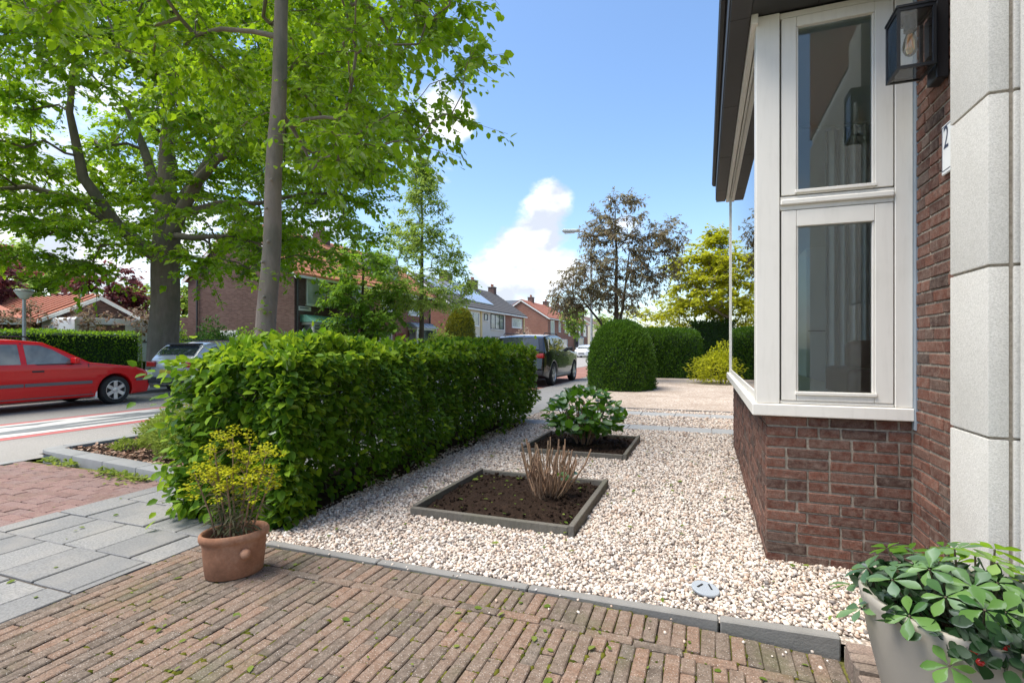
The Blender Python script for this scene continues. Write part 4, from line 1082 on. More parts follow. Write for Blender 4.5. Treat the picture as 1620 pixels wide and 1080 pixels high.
# ---- golden trees behind the far hedge
ax_, ay_ = .9, 25.0
ctr = np.concatenate([ell(150, (ax_ + .3, ay_, 4.1), (3.1, 2.4, 1.9), .2, voids=8, bias=.6, zmin=2.6), ell(24, (ax_ - .3, ay_, 5.6), (.8, .8, 1.0), .1), ell(20, (ax_ + 1.6, ay_, 5.6), (.6, .6, 1.0), .1)])
grow('golden_tree', 'yellow-green tree with crooked pale branches above the far clipped hedge', 'tree',
     [(ax_ + 1.5, ay_, 0, .16), (ax_ + 1.4, ay_, 1.6, .14), (ax_ + 1.3, ay_, 3.4, .07), (ax_ + 1.4, ay_, 5.4, .02)],
     [[(ax_ + 1.4, ay_, 1.5, .12), (ax_ + .6, ay_ - .2, 2.3, .10), (ax_ - .1, ay_ - .3, 2.6, .08), (ax_ - .8, ay_ - .3, 3.1, .05), (ax_ - 1.5, ay_, 4.2, .02)],
      [(ax_ + .6, ay_ - .2, 2.3, .06), (ax_ + .1, ay_, 3.4, .04), (ax_ - .1, ay_, 5.2, .015)]],
     ctr, 115, (.38, .38, .15), .15, 'leaf_gold', 'bark_smooth', LEAF2, zstart=2.2, droop=.35, r0=.008, aspect=.75)
ctr = ell(80, (-1.2, 27.0, 2.3), (3.4, 1.6, 1.3), .2)
grow('golden_shrub', 'low bright yellow shrub showing over the far clipped hedge', 'shrub', [(-1.2, 27, 0, .08), (-1.2, 27, 1.4, .06), (-1.2, 27, 2.6, .02)], [], ctr, 70, (.34, .34, .2), .14, 'leaf_gold', 'bark_twig', LEAF2, zstart=.6, droop=.4)
ctr = ell(90, (5.6, 27.0, 4.4), (3.6, 2.4, 2.8), .2, voids=5)
grow('golden_tree', 'second yellow-green tree rising beyond the bay window', 'tree', [(5.6, 27, 0, .14), (5.6, 27, 3, .1), (5.6, 27, 6.2, .02)], [], ctr, 60, (.38, .38, .15), .15, 'leaf_gold', 'bark_smooth', LEAF2, zstart=1.8, droop=.4)
# dark blue conifer spire behind
fx_, fy_ = 1.1, 38.
ctr = []
for _ in range(130):
    h = rng.uniform(0, 1); z = 1.0 + 7.6 * h; r_ = (1 - h) * 1.5 * rng.uniform(.3, 1); a = rng.uniform(0, 6.28); ctr.append((fx_ + r_ * math.cos(a), fy_ + r_ * math.sin(a), z))
grow('blue_conifer', 'narrow blue-grey conifer spire rising behind the yellow-green tree', 'tree', [(fx_, fy_, 0, .14), (fx_, fy_, 4, .09), (fx_, fy_, 8.9, .01)], [], np.array(ctr), 40, (.2, .2, .2), .15, 'leaf_conifer_blue', 'bark_twig', LEAF2, zstart=.6, droop=.2, aspect=.3)
# ---- red maples and pale trees beyond the garage
for k, (x, y, h, r_, lab) in enumerate(((-36, 13.0, 7.4, 4.6, 'wide dark red maple behind the red roofed garage'), (-37.5, 23.5, 6.6, 3.1, 'smaller dark red maple behind the garage gable'))):
    ctr = ell(150 if k == 0 else 80, (x, y, h * .56), (r_, r_, h * .44), .3, voids=6, bias=.6)
    grow('red_maple', lab, 'tree', [(x, y, 0, .25), (x, y, 2.2, .2), (x, y, h * .9, .04)], [], ctr, 130, (.6, .6, .32), .27, 'leaf_maple', 'bark_twig', LEAF2, zstart=1.2, droop=.4, group='red maples beyond the garage')
for k, (x, y, h, r_, lab) in enumerate(((-42, 32, 7.2, 5.0, 'pale green tree beyond the white camper van'), (-36, 31.5, 5.2, 3.2, 'low light green tree beside the brown gable house'), (-48, 24, 9.0, 3.8, 'taller soft green tree showing between the red maples'), (-52, 9, 9, 5, 'green tree standing far behind the garage roof'))):
    ctr = ell(110, (x, y, h * .52), (r_, r_, h * .48), .3, voids=5, bias=.6)
    grow('pale_tree', lab, 'tree', [(x, y, 0, .25), (x, y, 2.2, .2), (x, y, h * .9, .04)], [], ctr, 130, (.7, .7, .4), .34, 'leaf_pale' if k != 2 else 'leaf_slim', 'bark_twig', LEAF2, zstart=1.2, droop=.4)
# ---- small street trees far along
for (x, y, h, r_, lab) in ((-14.9, 62, 6.2, 1.5, 'young light green street tree near the far white car'), (-15.2, 84, 6.5, 1.7, 'small street tree before the last row of houses')):
    ctr = ell(55, (x, y, h * .72), (r_, r_, h * .28), .2)
    grow('young_street_tree', lab, 'tree', [(x, y, 0, .13), (x, y, h * .5, .1), (x, y, h * .9, .03)], [], ctr, 60, (.35, .35, .25), .24, 'leaf_slim', 'bark_twig', LEAF2, zstart=h * .4, droop=.4)

# ---- shrubs
def bush(name, label, c, r_, n, L, leafm, tpl=LEAF2, stems=14, aspect=.7, droop=.2, zbase=0., stemm='bark_twig', flat_=1., cat='shrub', group=None, up=.8):
    t = thing(name, label, cat, (c[0], c[1], zbase), group=group)
    q = rdir(n) * (rng.uniform(.25, 1, n) ** .5)[:, None]; q[:, 2] = np.abs(q[:, 2]) * 1.25 - .25
    lump = 1 + .16 * np.sin(q[:, 0] * 5.1 + c[0]) * np.cos(q[:, 1] * 4.7 + c[1]) + .1 * np.sin(q[:, 2] * 7)
    P = np.array([c[0], c[1], zbase + r_[2] * .25]) + q * np.array([r_[0], r_[1], r_[2] * .75]) * lump[:, None]
    P = P[P[:, 2] > zbase + .02]; n = len(P)
    out = unit(P - np.array([c[0], c[1], zbase - .1]))
    ax = out + rng.normal(size=(n, 3)) * .5 - np.array([0, 0, droop]); nor = rng.normal(size=(n, 3)) * .4 + out * .7 + np.array([0, 0, up])
    LL = L * rng.uniform(.65, 1.3, n)
    V, F = leaves(tpl, P, ax, nor, LL, LL * aspect); link('foliage', npmesh('foliage', V, F), leafm, t, kind='stuff')
    m = MB()
    for k in range(stems):
        a = rng.uniform(0, 6.28); e = (c[0] + r_[0] * .6 * math.cos(a), c[1] + r_[1] * .6 * math.sin(a), zbase + r_[2] * rng.uniform(.5, .85))
        m.tube([(c[0] + .06 * math.cos(a), c[1] + .06 * math.sin(a), zbase - .02), ((c[0] + e[0]) / 2, (c[1] + e[1]) / 2, zbase + (e[2] - zbase) * .6), e], [.012, .009, .004], 5)
    m.build('stems', stemm, t, smooth=60, kind='stuff')
    return t
SPG = 'yellow-green shrubs in the roadside bed'
for k, (x, y, rx, h, lab) in enumerate(((-5.55, 4.55, .74, .62, 'feathery yellow-green shrub beside the hedge end in the roadside bed'), (-6.25, 4.95, .74, .48, 'low yellow-green shrub behind the bed kerb corner'), (-5.5, 5.6, .8, .5, 'taller feathery shrub at the foot of the lime trunk'), (-6.5, 4.25, .20, .13, 'small bright green tuft at the kerb corner'), (-6.3, 6.2, .7, .4, 'feathery shrub along the road behind the lime trunk'))):
    bush('roadside_shrub', lab, (x, y), (rx, rx * .85, h), int(6800 * rx * rx / .36), .042, 'leaf_spirea', LEAF2, 16, .5, zbase=.01, stemm='wire_pale', group=SPG)
def clipped(name, label, cat, x0, x1, y0, y1, h, rnd, n, L, leafm, corem, group=None, pw=3.2, tilt=None, taper=.06):
    """clipped hedge or dome: superellipsoid core with a skin of short leaves"""
    t = thing(name, label, cat, ((x0 + x1) / 2, (y0 + y1) / 2, 0), group=group)
    cx, cy, hx, hy = (x0 + x1) / 2, (y0 + y1) / 2, (x1 - x0) / 2, (y1 - y0) / 2
    def surf(d, k):
        # radial point of a superellipsoid, lower half squared off
        e = np.stack([np.abs(d[:, 0]) / hx, np.abs(d[:, 1]) / hy, np.abs(d[:, 2]) / (h - rnd)], 1)
        el = np.stack([np.abs(d[:, 0]) / hx, np.abs(d[:, 1]) / hy, np.zeros(len(d))], 1)
        s1 = (e ** pw).sum(1) ** (-1 / pw); s2 = (el[:, :2] ** pw).sum(1) ** (-1 / pw)
        s_ = np.where(d[:, 2] >= 0, s1, s2)
        p = d * (s_ * k)[:, None]; p[:, 2] += rnd
        return p
    # dark core by stacked rings, added to block light through the leaf skin
    nu, nv = 48, 20; vs = []; fs = []
    for j in range(nv + 1):
        z = h * .965 * j / nv
        zz = max(0., (z - rnd) / max(1e-3, (h * .965 - rnd))); sc_ = max(0.0, 1 - zz ** pw) ** (1 / pw) * (1 - taper * max(0, 1 - j / nv * 3) * 0)
        for k in range(nu):
            a = 2 * math.pi * k / nu; ca, sa = math.cos(a), math.sin(a); rr_ = (abs(ca / hx) ** pw + abs(sa / hy) ** pw) ** (-1 / pw) * .965 * sc_
            rr_ *= 1 + .02 * math.sin(a * 5 + z * 3) + .015 * math.sin(a * 11 - z * 5)
            vs.append((cx + ca * rr_, cy + sa * rr_, z))
    for j in range(nv):
        for k in range(nu): fs.append((j * nu + k, j * nu + (k + 1) % nu, (j + 1) * nu + (k + 1) % nu, (j + 1) * nu + k))
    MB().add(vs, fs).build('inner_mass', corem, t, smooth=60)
    # skin
    a = rng.uniform(0, 2 * math.pi, n); z = h * rng.uniform(0, 1, n)
    # choose by area: side vs top
    ca, sa = np.cos(a), np.sin(a); base = (np.abs(ca / hx) ** pw + np.abs(sa / hy) ** pw) ** (-1 / pw)
    zz = np.clip((z - rnd) / (h - rnd), 0, 1); sc_ = np.maximum(0, 1 - zz ** pw) ** (1 / pw)
    top = rng.uniform(0, 1, n) < .28
    f = np.where(top, np.sqrt(rng.uniform(0, 1, n)), sc_)
    ztop = rnd + (h - rnd) * np.maximum(0, 1 - f ** pw) ** (1 / pw)
    z = np.where(top, ztop, z)
    lump = 1 + .02 * np.sin(a * 5 + z * 3) + .014 * np.sin(a * 11 - z * 5) + .008 * np.sin(a * 23 + z * 13)
    rad = base * f * lump
    P = np.stack([cx + ca * rad, cy + sa * rad, z], 1)
    zn = np.clip((z - rnd) / (h - rnd), 0, 1)[:, None]
    out = unit(np.stack([ca / hx, sa / hy, np.zeros(n)], 1) * (1 - zn ** 2 * .75) + np.array([0, 0, 1.]) * zn ** 2 / h)
    P = P + out * (rng.uniform(-.07, .03, n) + rng.exponential(.018, n))[:, None]
    ax = out * .55 + np.array([0, 0, .55]) + rng.normal(size=(n, 3)) * .45; nor = out + rng.normal(size=(n, 3)) * .55
    LL = L * rng.uniform(.6, 1.35, n)
    V, F = leaves(LEAF2, P, ax, nor, LL, LL * .55); link('foliage', npmesh('foliage', V, F), leafm, t, kind='stuff')
    return t
clipped('dome_hedge', 'tall clipped dark green dome hedge on the pale gravel yard by the pavement', 'hedge', -3.25, -1.45, 14.6, 16.9, 1.97, .5, 30000, .07, 'leaf_yew', 'core_green', pw=2.35)
clipped('clipped_hedge', 'clipped round-ended dark green hedge behind the dome hedge', 'hedge', -3.3, -.2, 21.5, 24.0, 1.95, 1.25, 22000, .085, 'leaf_yew', 'core_green', pw=4)
def clipped_box(name, label, x0, x1, y0, y1, h, n, L, leafm, corem):
    t = thing(name, label, 'hedge', ((x0 + x1) / 2, (y0 + y1) / 2, 0))
    MB().box(x0 + .06, x1 - .06, y0 + .06, y1 - .06, -.02, h - .06).build('inner_mass', corem, t, bevel=.08)  # dark block added inside to keep light from passing through
    a = np.array([(y1 - y0) * h] * 2 + [(x1 - x0) * h] * 2 + [(x1 - x0) * (y1 - y0)]); f = rng.choice(5, n, p=a / a.sum())
    P = np.stack([rng.uniform(x0, x1, n), rng.uniform(y0, y1, n), rng.uniform(0, h, n)], 1); O = np.zeros((n, 3))
    for k, (ax_i, v, o) in enumerate(((0, x0, -1), (0, x1, 1), (1, y0, -1), (1, y1, 1), (2, h, 1))): P[f == k, ax_i] = v; O[f == k, ax_i] = o
    P = P + O * (rng.uniform(-.10, .03, n) + .03 * np.sin(P[:, 0] * 3 + P[:, 1] * 2.3 + P[:, 2] * 2))[:, None]
    ax = O * .5 + np.array([0, 0, .3]) + rng.normal(size=(n, 3)) * .5; nor = O + rng.normal(size=(n, 3)) * .55; LL = L * rng.uniform(.6, 1.35, n)
    V, F = leaves(LEAF2, P, ax, nor, LL, LL * .6); link('foliage', npmesh('foliage', V, F), leafm, t, kind='stuff')
    return t
clipped_box('clipped_hedge', 'higher dark green hedge closing the far side of the gravel yard', -.6, 12, 24.3, 25.6, 2.35, 20000, .10, 'leaf_dark', 'core_green')
clipped_box('clipped_hedge', 'trimmed green hedge behind the red car across the road', -23.2, -22.0, -4, 14.9, 1.80, 30000, .09, 'leaf_oak', 'core_green')
clipped('golden_topiary', 'tall egg-shaped yellow-green topiary before the cream house', 'topiary', -18.6, -16.5, 34.9, 36.9, 4.15, 1.6, 9000, .13, 'leaf_golden_topiary', 'core_gold', pw=2.4)
clipped('round_shrub', 'dark round clipped shrub next to the pinkish flowering bush', 'shrub', -18.0, -16.0, 44.2, 46.0, 2.15, .9, 4000, .12, 'leaf_dark', 'core_green', pw=2.2)
bush('acer_shrub', 'low pale yellow-green maple shrub by the far end of the bay window', (.55, 19.0), (1.05, .9, 1.35), 4200, .10, 'leaf_gold', LEAF2, 10, .6, droop=.5)
bush('flowering_bush', 'pinkish beige flowering bush before the brick end of the pale terrace', (-17.2, 49.5), (2.4, 2.2, 2.9), 4200, .18, 'flower_beige')
bush('garden_shrub', 'light green loose shrub beside the egg-shaped topiary', (-17.6, 32.6), (1.5, 1.5, 2.6), 3000, .16, 'leaf_pale')
bush('garden_shrub', 'dark green shrub against the brown gable wall near the silver car', (-22.6, 18.8), (1.7, 1.2, 2.5), 4200, .15, 'leaf_dark')
bush('garden_shrub', 'bright green shrub beside the white camper van', (-25.2, 18.4), (1.6, 1.2, 2.4), 3600, .15, 'leaf_oak')
bush('garden_shrub', 'green shrub at the corner below the brown house bay window', (-18.6, 19.6), (1.1, 1., 1.75), 3000, .14, 'leaf_dark')
bush('garden_shrub', 'green shrub growing against the brown gable by the lime trunk', (-21.0, 19.2), (.8, .8, 2.2), 2200, .14, 'leaf_oak')
bush('garden_shrub', 'yellow-green low planting before the far fence', (-12.9, 66.5), (2.2, 1.5, .7), 1800, .16, 'leaf_gold')
for k, y in enumerate((7.8, 10.0, 12.2, 14.2, 16.4)):
    ctr = ell(26, (-24.2, y, 2.35), (.5, 1.0, .65), .0)
    grow('young_photinia', ['reddish leaved young shrub on canes behind the trimmed hedge, beside the lamp post', 'reddish leaved young shrub on canes before the garage wing', 'reddish leaved young shrub on canes before the dark red garage door', 'reddish leaved young shrub on canes before the garage gable', 'reddish leaved young shrub on canes before the white camper van'][k], 'shrub',
         [(-24.2, y, 0, .03), (-24.2, y, 2.8, .012)], [], ctr, 20, (.16, .16, .12), .13, 'leaf_photinia', 'wire_pale', LEAF2, zstart=1., droop=.3, r0=.006, group='young shrubs on canes behind the trimmed hedge')

# ---- the leafy hedge along the gravel
hx0, hx1, hy0, hy1, hh = -3.58, -2.66, 2.78, 8.35, 1.205
hedge = thing('leafy_hedge', 'long leafy bright green hornbeam-like hedge between the pavement and the gravel', 'hedge', (-3.1, 5.5, 0))
def shell(n):
    Lx, Ly, Lz = hx1 - hx0, hy1 - hy0, hh
    areas = np.array([Ly * Lz, Ly * Lz, Lx * Lz * 1.25, Lx * Lz, Lx * Ly * 1.15]); f = rng.choice(5, n, p=areas / areas.sum())
    P = np.stack([rng.uniform(hx0, hx1, n), hy0 + Ly * rng.uniform(0, 1, n) ** 1.12, rng.uniform(.02, hh, n) ** 1.0], 1); O = np.zeros((n, 3))
    P[f == 0, 0] = hx1; O[f == 0, 0] = 1; P[f == 1, 0] = hx0; O[f == 1, 0] = -1; P[f == 2, 1] = hy0; O[f == 2, 1] = -1; P[f == 3, 1] = hy1; O[f == 3, 1] = 1; P[f == 4, 2] = hh; O[f == 4, 2] = 1
    # lumps, rounded shoulders, thin foot
    ph = P[:, 1] * 2.3; lump = .055 * np.sin(ph + 2.1 * P[:, 2] + P[:, 0]) + .045 * np.sin(P[:, 1] * 5.7 - 4 * P[:, 2]) + .03 * np.sin(P[:, 1] * 11 + P[:, 2] * 9)
    dep = np.minimum(rng.exponential(.085, n), .42)
    P = P + O * (lump - dep + .03)[:, None]
    keep = (P[:, 2] > .30) | (rng.uniform(0, 1, n) < .10 + 2.2 * np.clip(P[:, 2], 0, .4)) | (P[:, 1] < 3.15)
    P[:, 2] = np.where((O[:, 2] < .5), P[:, 2] - .0, P[:, 2])
    # bottom tucks in except at the near end where it spills
    tuck = np.clip(.35 - P[:, 2], 0, .35) * .5 * (P[:, 1] > 3.2); P[:, 0] -= np.where(P[:, 0] > -3.1, tuck, -tuck)
    return P[keep], O[keep], dep[keep]
P, O, dep = shell(50000)
pk = np.sin(P[:, 1] * 9.1 + P[:, 2] * 6.3) * np.sin(P[:, 2] * 11.7 - P[:, 1] * 4.1 + P[:, 0] * 7) + .6 * np.sin(P[:, 1] * 23 + 5 * P[:, 2]) * np.sin(P[:, 2] * 19 + P[:, 0] * 17)
kp = ~((pk > .42) & (dep < .10) & (O[:, 2] < .5) & (rng.uniform(size=len(P)) < .85)); P, O, dep = P[kp], O[kp], dep[kp]
# loose shoots above the top and at the near end
k = 700; S = np.stack([rng.uniform(hx0, hx1, k), rng.uniform(hy0, hy1, k), hh + rng.exponential(.035, k)], 1)
k2 = 900; S2 = np.stack([rng.uniform(-3.72, -3.1, k2), hy0 - rng.exponential(.06, k2), rng.uniform(.05, 1.15, k2)], 1)
P = np.concatenate([P, S, S2]); O = np.concatenate([O, np.tile([0, 0, 1.], (k, 1)), np.tile([-.3, -1, 0.], (k2, 1))]); dep = np.concatenate([dep, np.zeros(k + k2)])
n = len(P)
ax = O * .75 + rng.normal(size=(n, 3)) * .55 - np.array([0, 0, .35]) * (1 - O[:, 2:3] * .9)
nor = O * .5 + np.array([0, 0, 1.0]) + rng.normal(size=(n, 3)) * .50
LL = rng.uniform(.042, .080, n) * np.where(P[:, 1] < 3.6, 1.12, 1.)
Rm = frames(ax, nor, LL, LL * .74)
score = np.hypot(P[:, 0], P[:, 1]) + dep * 20 + np.where(P[:, 0] < -3.4, 2, 0) + rng.uniform(0, .5, n)
sel = np.argsort(score)[:300]; mask = np.ones(n, bool); mask[sel] = False
lm = npmesh('leaf', LEAF6[0], LEAF6[1]); lm.materials.append(M('leaf_hedge'))
leaf_objs(hedge, lm, Rm[sel], P[sel])
young = mask & (((P[:, 2] > 1.10) & (rng.uniform(size=n) < .55)) | (rng.uniform(size=n) < .10) | ((P[:, 1] < 3.1) & (rng.uniform(size=n) < .35))); old = mask & ~young
V, F = inst(LEAF6[0], LEAF6[1], Rm[old], P[old]); link('foliage', npmesh('foliage', V, F), 'leaf_hedge', hedge, kind='stuff')
V, F = inst(LEAF6[0], LEAF6[1], Rm[young], P[young]); link('young_foliage', npmesh('young_foliage', V, F), 'leaf_hedge_new', hedge, kind='stuff')
y = hy0 + .12
while y < hy1:
    m = MB(); x = -3.12 + rng.uniform(-.06, .06)
    m.tube([(x, y, -.02), (x + rng.uniform(-.04, .04), y + rng.uniform(-.04, .04), .5), (x + rng.uniform(-.1, .1), y, 1.05)], [.02, .016, .006], 6)
    for q in range(10):
        z = rng.uniform(.12, 1.0); a = rng.uniform(0, 6.28); l = rng.uniform(.2, .45)
        m.tube([(x, y, z), (x + l * .6 * math.cos(a), y + l * .6 * math.sin(a), z + .1), (x + l * math.cos(a), y + l * math.sin(a), z + .14)], [.006, .004, .002], 4, cap=False)
    m.build('stem', 'bark_twig', hedge, smooth=60); y += .26
sheet('hedge_soil', 'soil', -3.62, -2.74, 2.75, 8.4, .004)

# ---- hydrangea in the far planting box
LB_v = []; LB_f = []
prof = [(0, .02), (.12, .22), (.32, .40), (.55, .42), (.78, .28), (1.0, .0)]
for i, (u, w) in enumerate(prof): LB_v += [(u, w, .05 * w / .4 - .10 * u * u), (u, 0, -.035 * (w > .1) - .10 * u * u), (u, -w, .05 * w / .4 - .10 * u * u)]
for i in range(len(prof) - 1):
    a = 3 * i; LB_f += [(a, a + 3, a + 4), (a, a + 4, a + 1), (a + 1, a + 4, a + 5), (a + 1, a + 5, a + 2)]
LEAFB = _tpl(LB_v, LB_f)
prof2 = [(0, .02), (.2, .10), (.45, .25), (.68, .31), (.86, .20), (1.0, .02)]
L2v = []
for i, (u, w) in enumerate(prof2): L2v += [(u, w, .03 * w / .3 - .13 * u * u), (u, 0, -.02 - .13 * u * u), (u, -w, .03 * w / .3 - .13 * u * u)]
LEAFO = _tpl(L2v, LB_f)
hyd = thing('hydrangea', 'rounded leafy green hydrangea growing in the far planting box', 'shrub', (-1.42, 6.40, .03))
hc = np.array([-1.42, 6.40, .03]); n = 330
q = rdir(n); q[:, 2] = np.abs(q[:, 2]) * 1.35 - .42; q = unit(q) * (rng.uniform(.6, 1, n) ** .6)[:, None]
P = hc + [0, 0, .34] + q * [.52, .50, .40]; P = P[P[:, 2] > .10]; n = len(P)
out = unit(P - hc - [0, 0, .15]); ax = out * .8 + rng.normal(size=(n, 3)) * .4 - [0, 0, .25]; nor = out * .6 + [0, 0, .9] + rng.normal(size=(n, 3)) * .3
LL = rng.uniform(.085, .15, n); Rm = frames(ax, nor, LL, LL * .82); P = P - unit(ax) * (LL * .5)[:, None]
hm = npmesh('leaf', *LEAFB); hm.materials.append(M('leaf_hydrangea'))
leaf_objs(hyd, hm, Rm[:300], P[:300])
inner = rdir(260) * rng.uniform(0, .9, (260, 1)); inner[:, 2] = np.abs(inner[:, 2])
Pi = hc + [0, 0, .16] + inner * [.46, .44, .42]; LI = rng.uniform(.08, .13, 260)
V, F = leaves(LEAFB, Pi, rdir(260), rdir(260) * .6 + [0, 0, 1], LI, LI * .8); link('inner_foliage', npmesh('inner_foliage', V, F), 'leaf_hydrangea', hyd, kind='stuff')
m = MB()
for k in range(26):
    a = rng.uniform(0, 6.28); e = rng.uniform(.2, .42); m.tube([hc + [.07 * math.cos(a), .07 * math.sin(a), -.03], hc + [e * .6 * math.cos(a), e * .6 * math.sin(a), .25], hc + [e * math.cos(a), e * math.sin(a), .5]], [.008, .007, .005], 5)
m.build('stems', 'bark_dead', hyd, smooth=60, kind='stuff')

# ---- cut-back dead shrub in the near box: bundle of brown stems
dead = thing('cut_back_shrub', 'bundle of bare brown cut-back stems standing in the near planting box', 'shrub', (-1.21, 4.08, .03))
dc = np.array([-1.21, 4.08, .02])
for k in range(64):
    a = rng.uniform(0, 6.28); b = rng.uniform(.01, .13); h = rng.uniform(.22, .47); e = b + rng.uniform(.05, .25) * (1.2 if k % 5 == 0 else .8)
    tw = rng.uniform(-.5, .5); p0 = dc + [b * math.cos(a), b * math.sin(a), -.01]; p2 = dc + [e * math.cos(a + tw), e * math.sin(a + tw), h]
    mid = (p0 + p2) / 2 + [.02 * math.cos(a), .02 * math.sin(a), rng.uniform(-.02, .02)]
    q1 = p0 + (mid - p0) * .5 + rng.normal(size=3) * .008; q3 = mid + (p2 - mid) * .5 + rng.normal(size=3) * .012
    r_ = rng.uniform(.0045, .009); m = MB(); m.tube([p0, q1, mid, q3, p2], [r_ * 1.2, r_ * 1.1, r_, r_ * 1.12, r_ * .9], 6)
    if k % 3 == 0:
        d = rng.normal(size=3) * [.05, .05, .02] + [0, 0, .10]; m.tube([mid, mid + d * .6, mid + d], [r_ * .8, r_ * .7, r_ * .6], 5)
    m.build('stem', 'bark_dead', dead, smooth=60)
C = dc + [.16, .03, .20] + rng.normal(size=(14, 3)) * [.04, .04, .03]
leaf_objs(dead, hm, frames(rdir(14) * [1, 1, .3], rdir(14) * .4 + [0, 0, 1], np.full(14, .06), np.full(14, .05)), C)

# ---- terracotta pot with spurge
pc = np.array([-2.44, 2.16, .002]); ang = math.atan2(.85, .53)
pot = thing('terracotta_pot', 'oval terracotta pot with thick rim and side knob on the brick path', 'pot', tuple(pc))
m = MB().lathe([(.0, .0), (.80, .0), (.84, .006), (.90, .10), (.935, .185), (.94, .190), (1.0, .197), (1.03, .212), (1.02, .230), (.97, .240), (.915, .236), (.885, .215), (.86, .14), (.83, .12)], tuple(pc), 56, .172, .132, ang)
m.build('body', 'terracotta', pot, smooth=55)
m = MB().lathe([(.0, .125), (.87, .118)], tuple(pc), 40, .172, .132, ang); m.build('soil', 'soil', pot)
kd = Vector((.85, -.53, 0)); kp = Vector(pc) + kd * .120 + Vector((.53, .85, 0)) * .03 + Vector((0, 0, .135))
m = MB(); m.tube([kp - kd * .02, kp + kd * .012, kp + kd * .028, kp + kd * .036], [.030, .028, .022, .008], 14); m.build('knob', 'terracotta', pot, smooth=60)
kp2 = Vector(pc) - kd * .120 + Vector((0, 0, .135)); m = MB(); m.tube([kp2 + kd * .02, kp2 - kd * .012, kp2 - kd * .028, kp2 - kd * .036], [.030, .028, .022, .008], 14); m.build('knob', 'terracotta', pot, smooth=60)
sp = thing('spurge_plant', 'spurge with yellow-green flower heads growing in the terracotta pot', 'plant', (pc[0], pc[1], .13))
heads = []
stemdefs = [(-.17, -.02, .50), (-.10, .02, .62), (-.03, .05, .70), (.06, .0, .56), (.13, .03, .60), (.17, .0, .50), (.00, -.08, .48), (-.14, .06, .56), (.10, -.06, .44), (.03, .1, .64)]
sv = []; sl = []
for k, (dr, dd, h) in enumerate(stemdefs):
    e = pc + [dr * 1.25 * _c - dd * _s, dr * 1.25 * _s + dd * _c, h + .06]; b = pc + [dr * .25 * _c, dr * .25 * _s, .115]
    mid = b + (e - b) * .5 + [.0, 0, -.02]; q = b + (e - b) * .25 + [rng.normal() * .01, rng.normal() * .01, -.02]
    m = MB(); m.tube([b, q, mid, e], [.006, .0055, .005, .003], 6)
    for j in range(9):
        a = rng.uniform(0, 6.28); l = rng.uniform(.03, .085); s0 = mid + (e - mid) * rng.uniform(.35, 1.0); tip = s0 + [l * math.cos(a), l * math.sin(a), rng.uniform(.0, .07)]
        m.tube([s0, tip], [.002, .0012], 4, cap=False); heads.append(tip)
    heads.append(e); heads.append(e + [0, 0, .03])
    m.build('stem', 'bark_dead', sp, smooth=60)
    for j in range(26):
        f = rng.uniform(.18, .62); s0 = b + (e - b) * f; a = rng.uniform(0, 6.28); sv.append(s0); sl.append((math.cos(a), math.sin(a), rng.uniform(-.7, .3)))
sv = np.array(sv); sl = np.array(sl); n = len(sv)
V, F = leaves(LEAF2, sv, sl, np.tile([0, 0, 1.], (n, 1)) + rng.normal(size=(n, 3)) * .3, rng.uniform(.04, .085, n), np.full(n, .014)); link('narrow_leaves', npmesh('narrow_leaves', V, F), 'leaf_spurge', sp, kind='stuff')
H = np.repeat(np.array(heads), 26, axis=0); n = len(H); q = rdir(n) * [1, 1, .45]; H = H + q * .028 + [0, 0, .004]
V, F = leaves(LEAF4, H, q * [1, 1, .5] + rng.normal(size=(n, 3)) * .3, np.tile([0, 0, 1.], (n, 1)) + q * .6, rng.uniform(.009, .016, n), rng.uniform(.012, .018, n)); link('flower_heads', npmesh('flower_heads', V, F), 'flower_spurge', sp, kind='stuff')

# ---- big grey planter in the corner
gc = np.array([.755, 1.905, .035])
gp = thing('grey_planter', 'large round warm grey planter tapering downward on the brick step', 'planter', tuple(gc))
MB().lathe([(.0, .0), (.185, .0), (.195, .01), (.235, .14), (.272, .30), (.296, .44), (.298, .458), (.292, .465), (.276, .462), (.270, .44), (.262, .39)], tuple(gc), 64).build('body', 'planter_grey', gp, smooth=55)
MB().lathe([(.0, .41), (.266, .40)], tuple(gc), 40).build('soil', 'soil', gp)
gp2 = thing('planter_plants', 'evergreen plant with whorled leaves and red berries filling the grey planter', 'plant', (gc[0], gc[1], .45))
wl = npmesh('leaf', *LEAFO); wl.materials.append(M('leaf_planter')); wn_ = npmesh('leaf', *LEAFO); wn_.materials.append(M('leaf_planter_new')); wd = npmesh('leaf', *LEAFB); wd.materials.append(M('leaf_planter_dark'))
tot = 0; stems = MB()
whs = []
for k in range(46):
    a = 2.39996 * k; rr_ = .335 * math.sqrt((k + .6) / 46); dx, dy = rr_ * math.cos(a), rr_ * math.sin(a)
    z = .505 + .105 * (1 - (rr_ / .35) ** 2) + rng.uniform(-.03, .04)
    if rr_ > .27: z -= .045 + .35 * (rr_ - .27)
    whs.append((dx, dy, z))
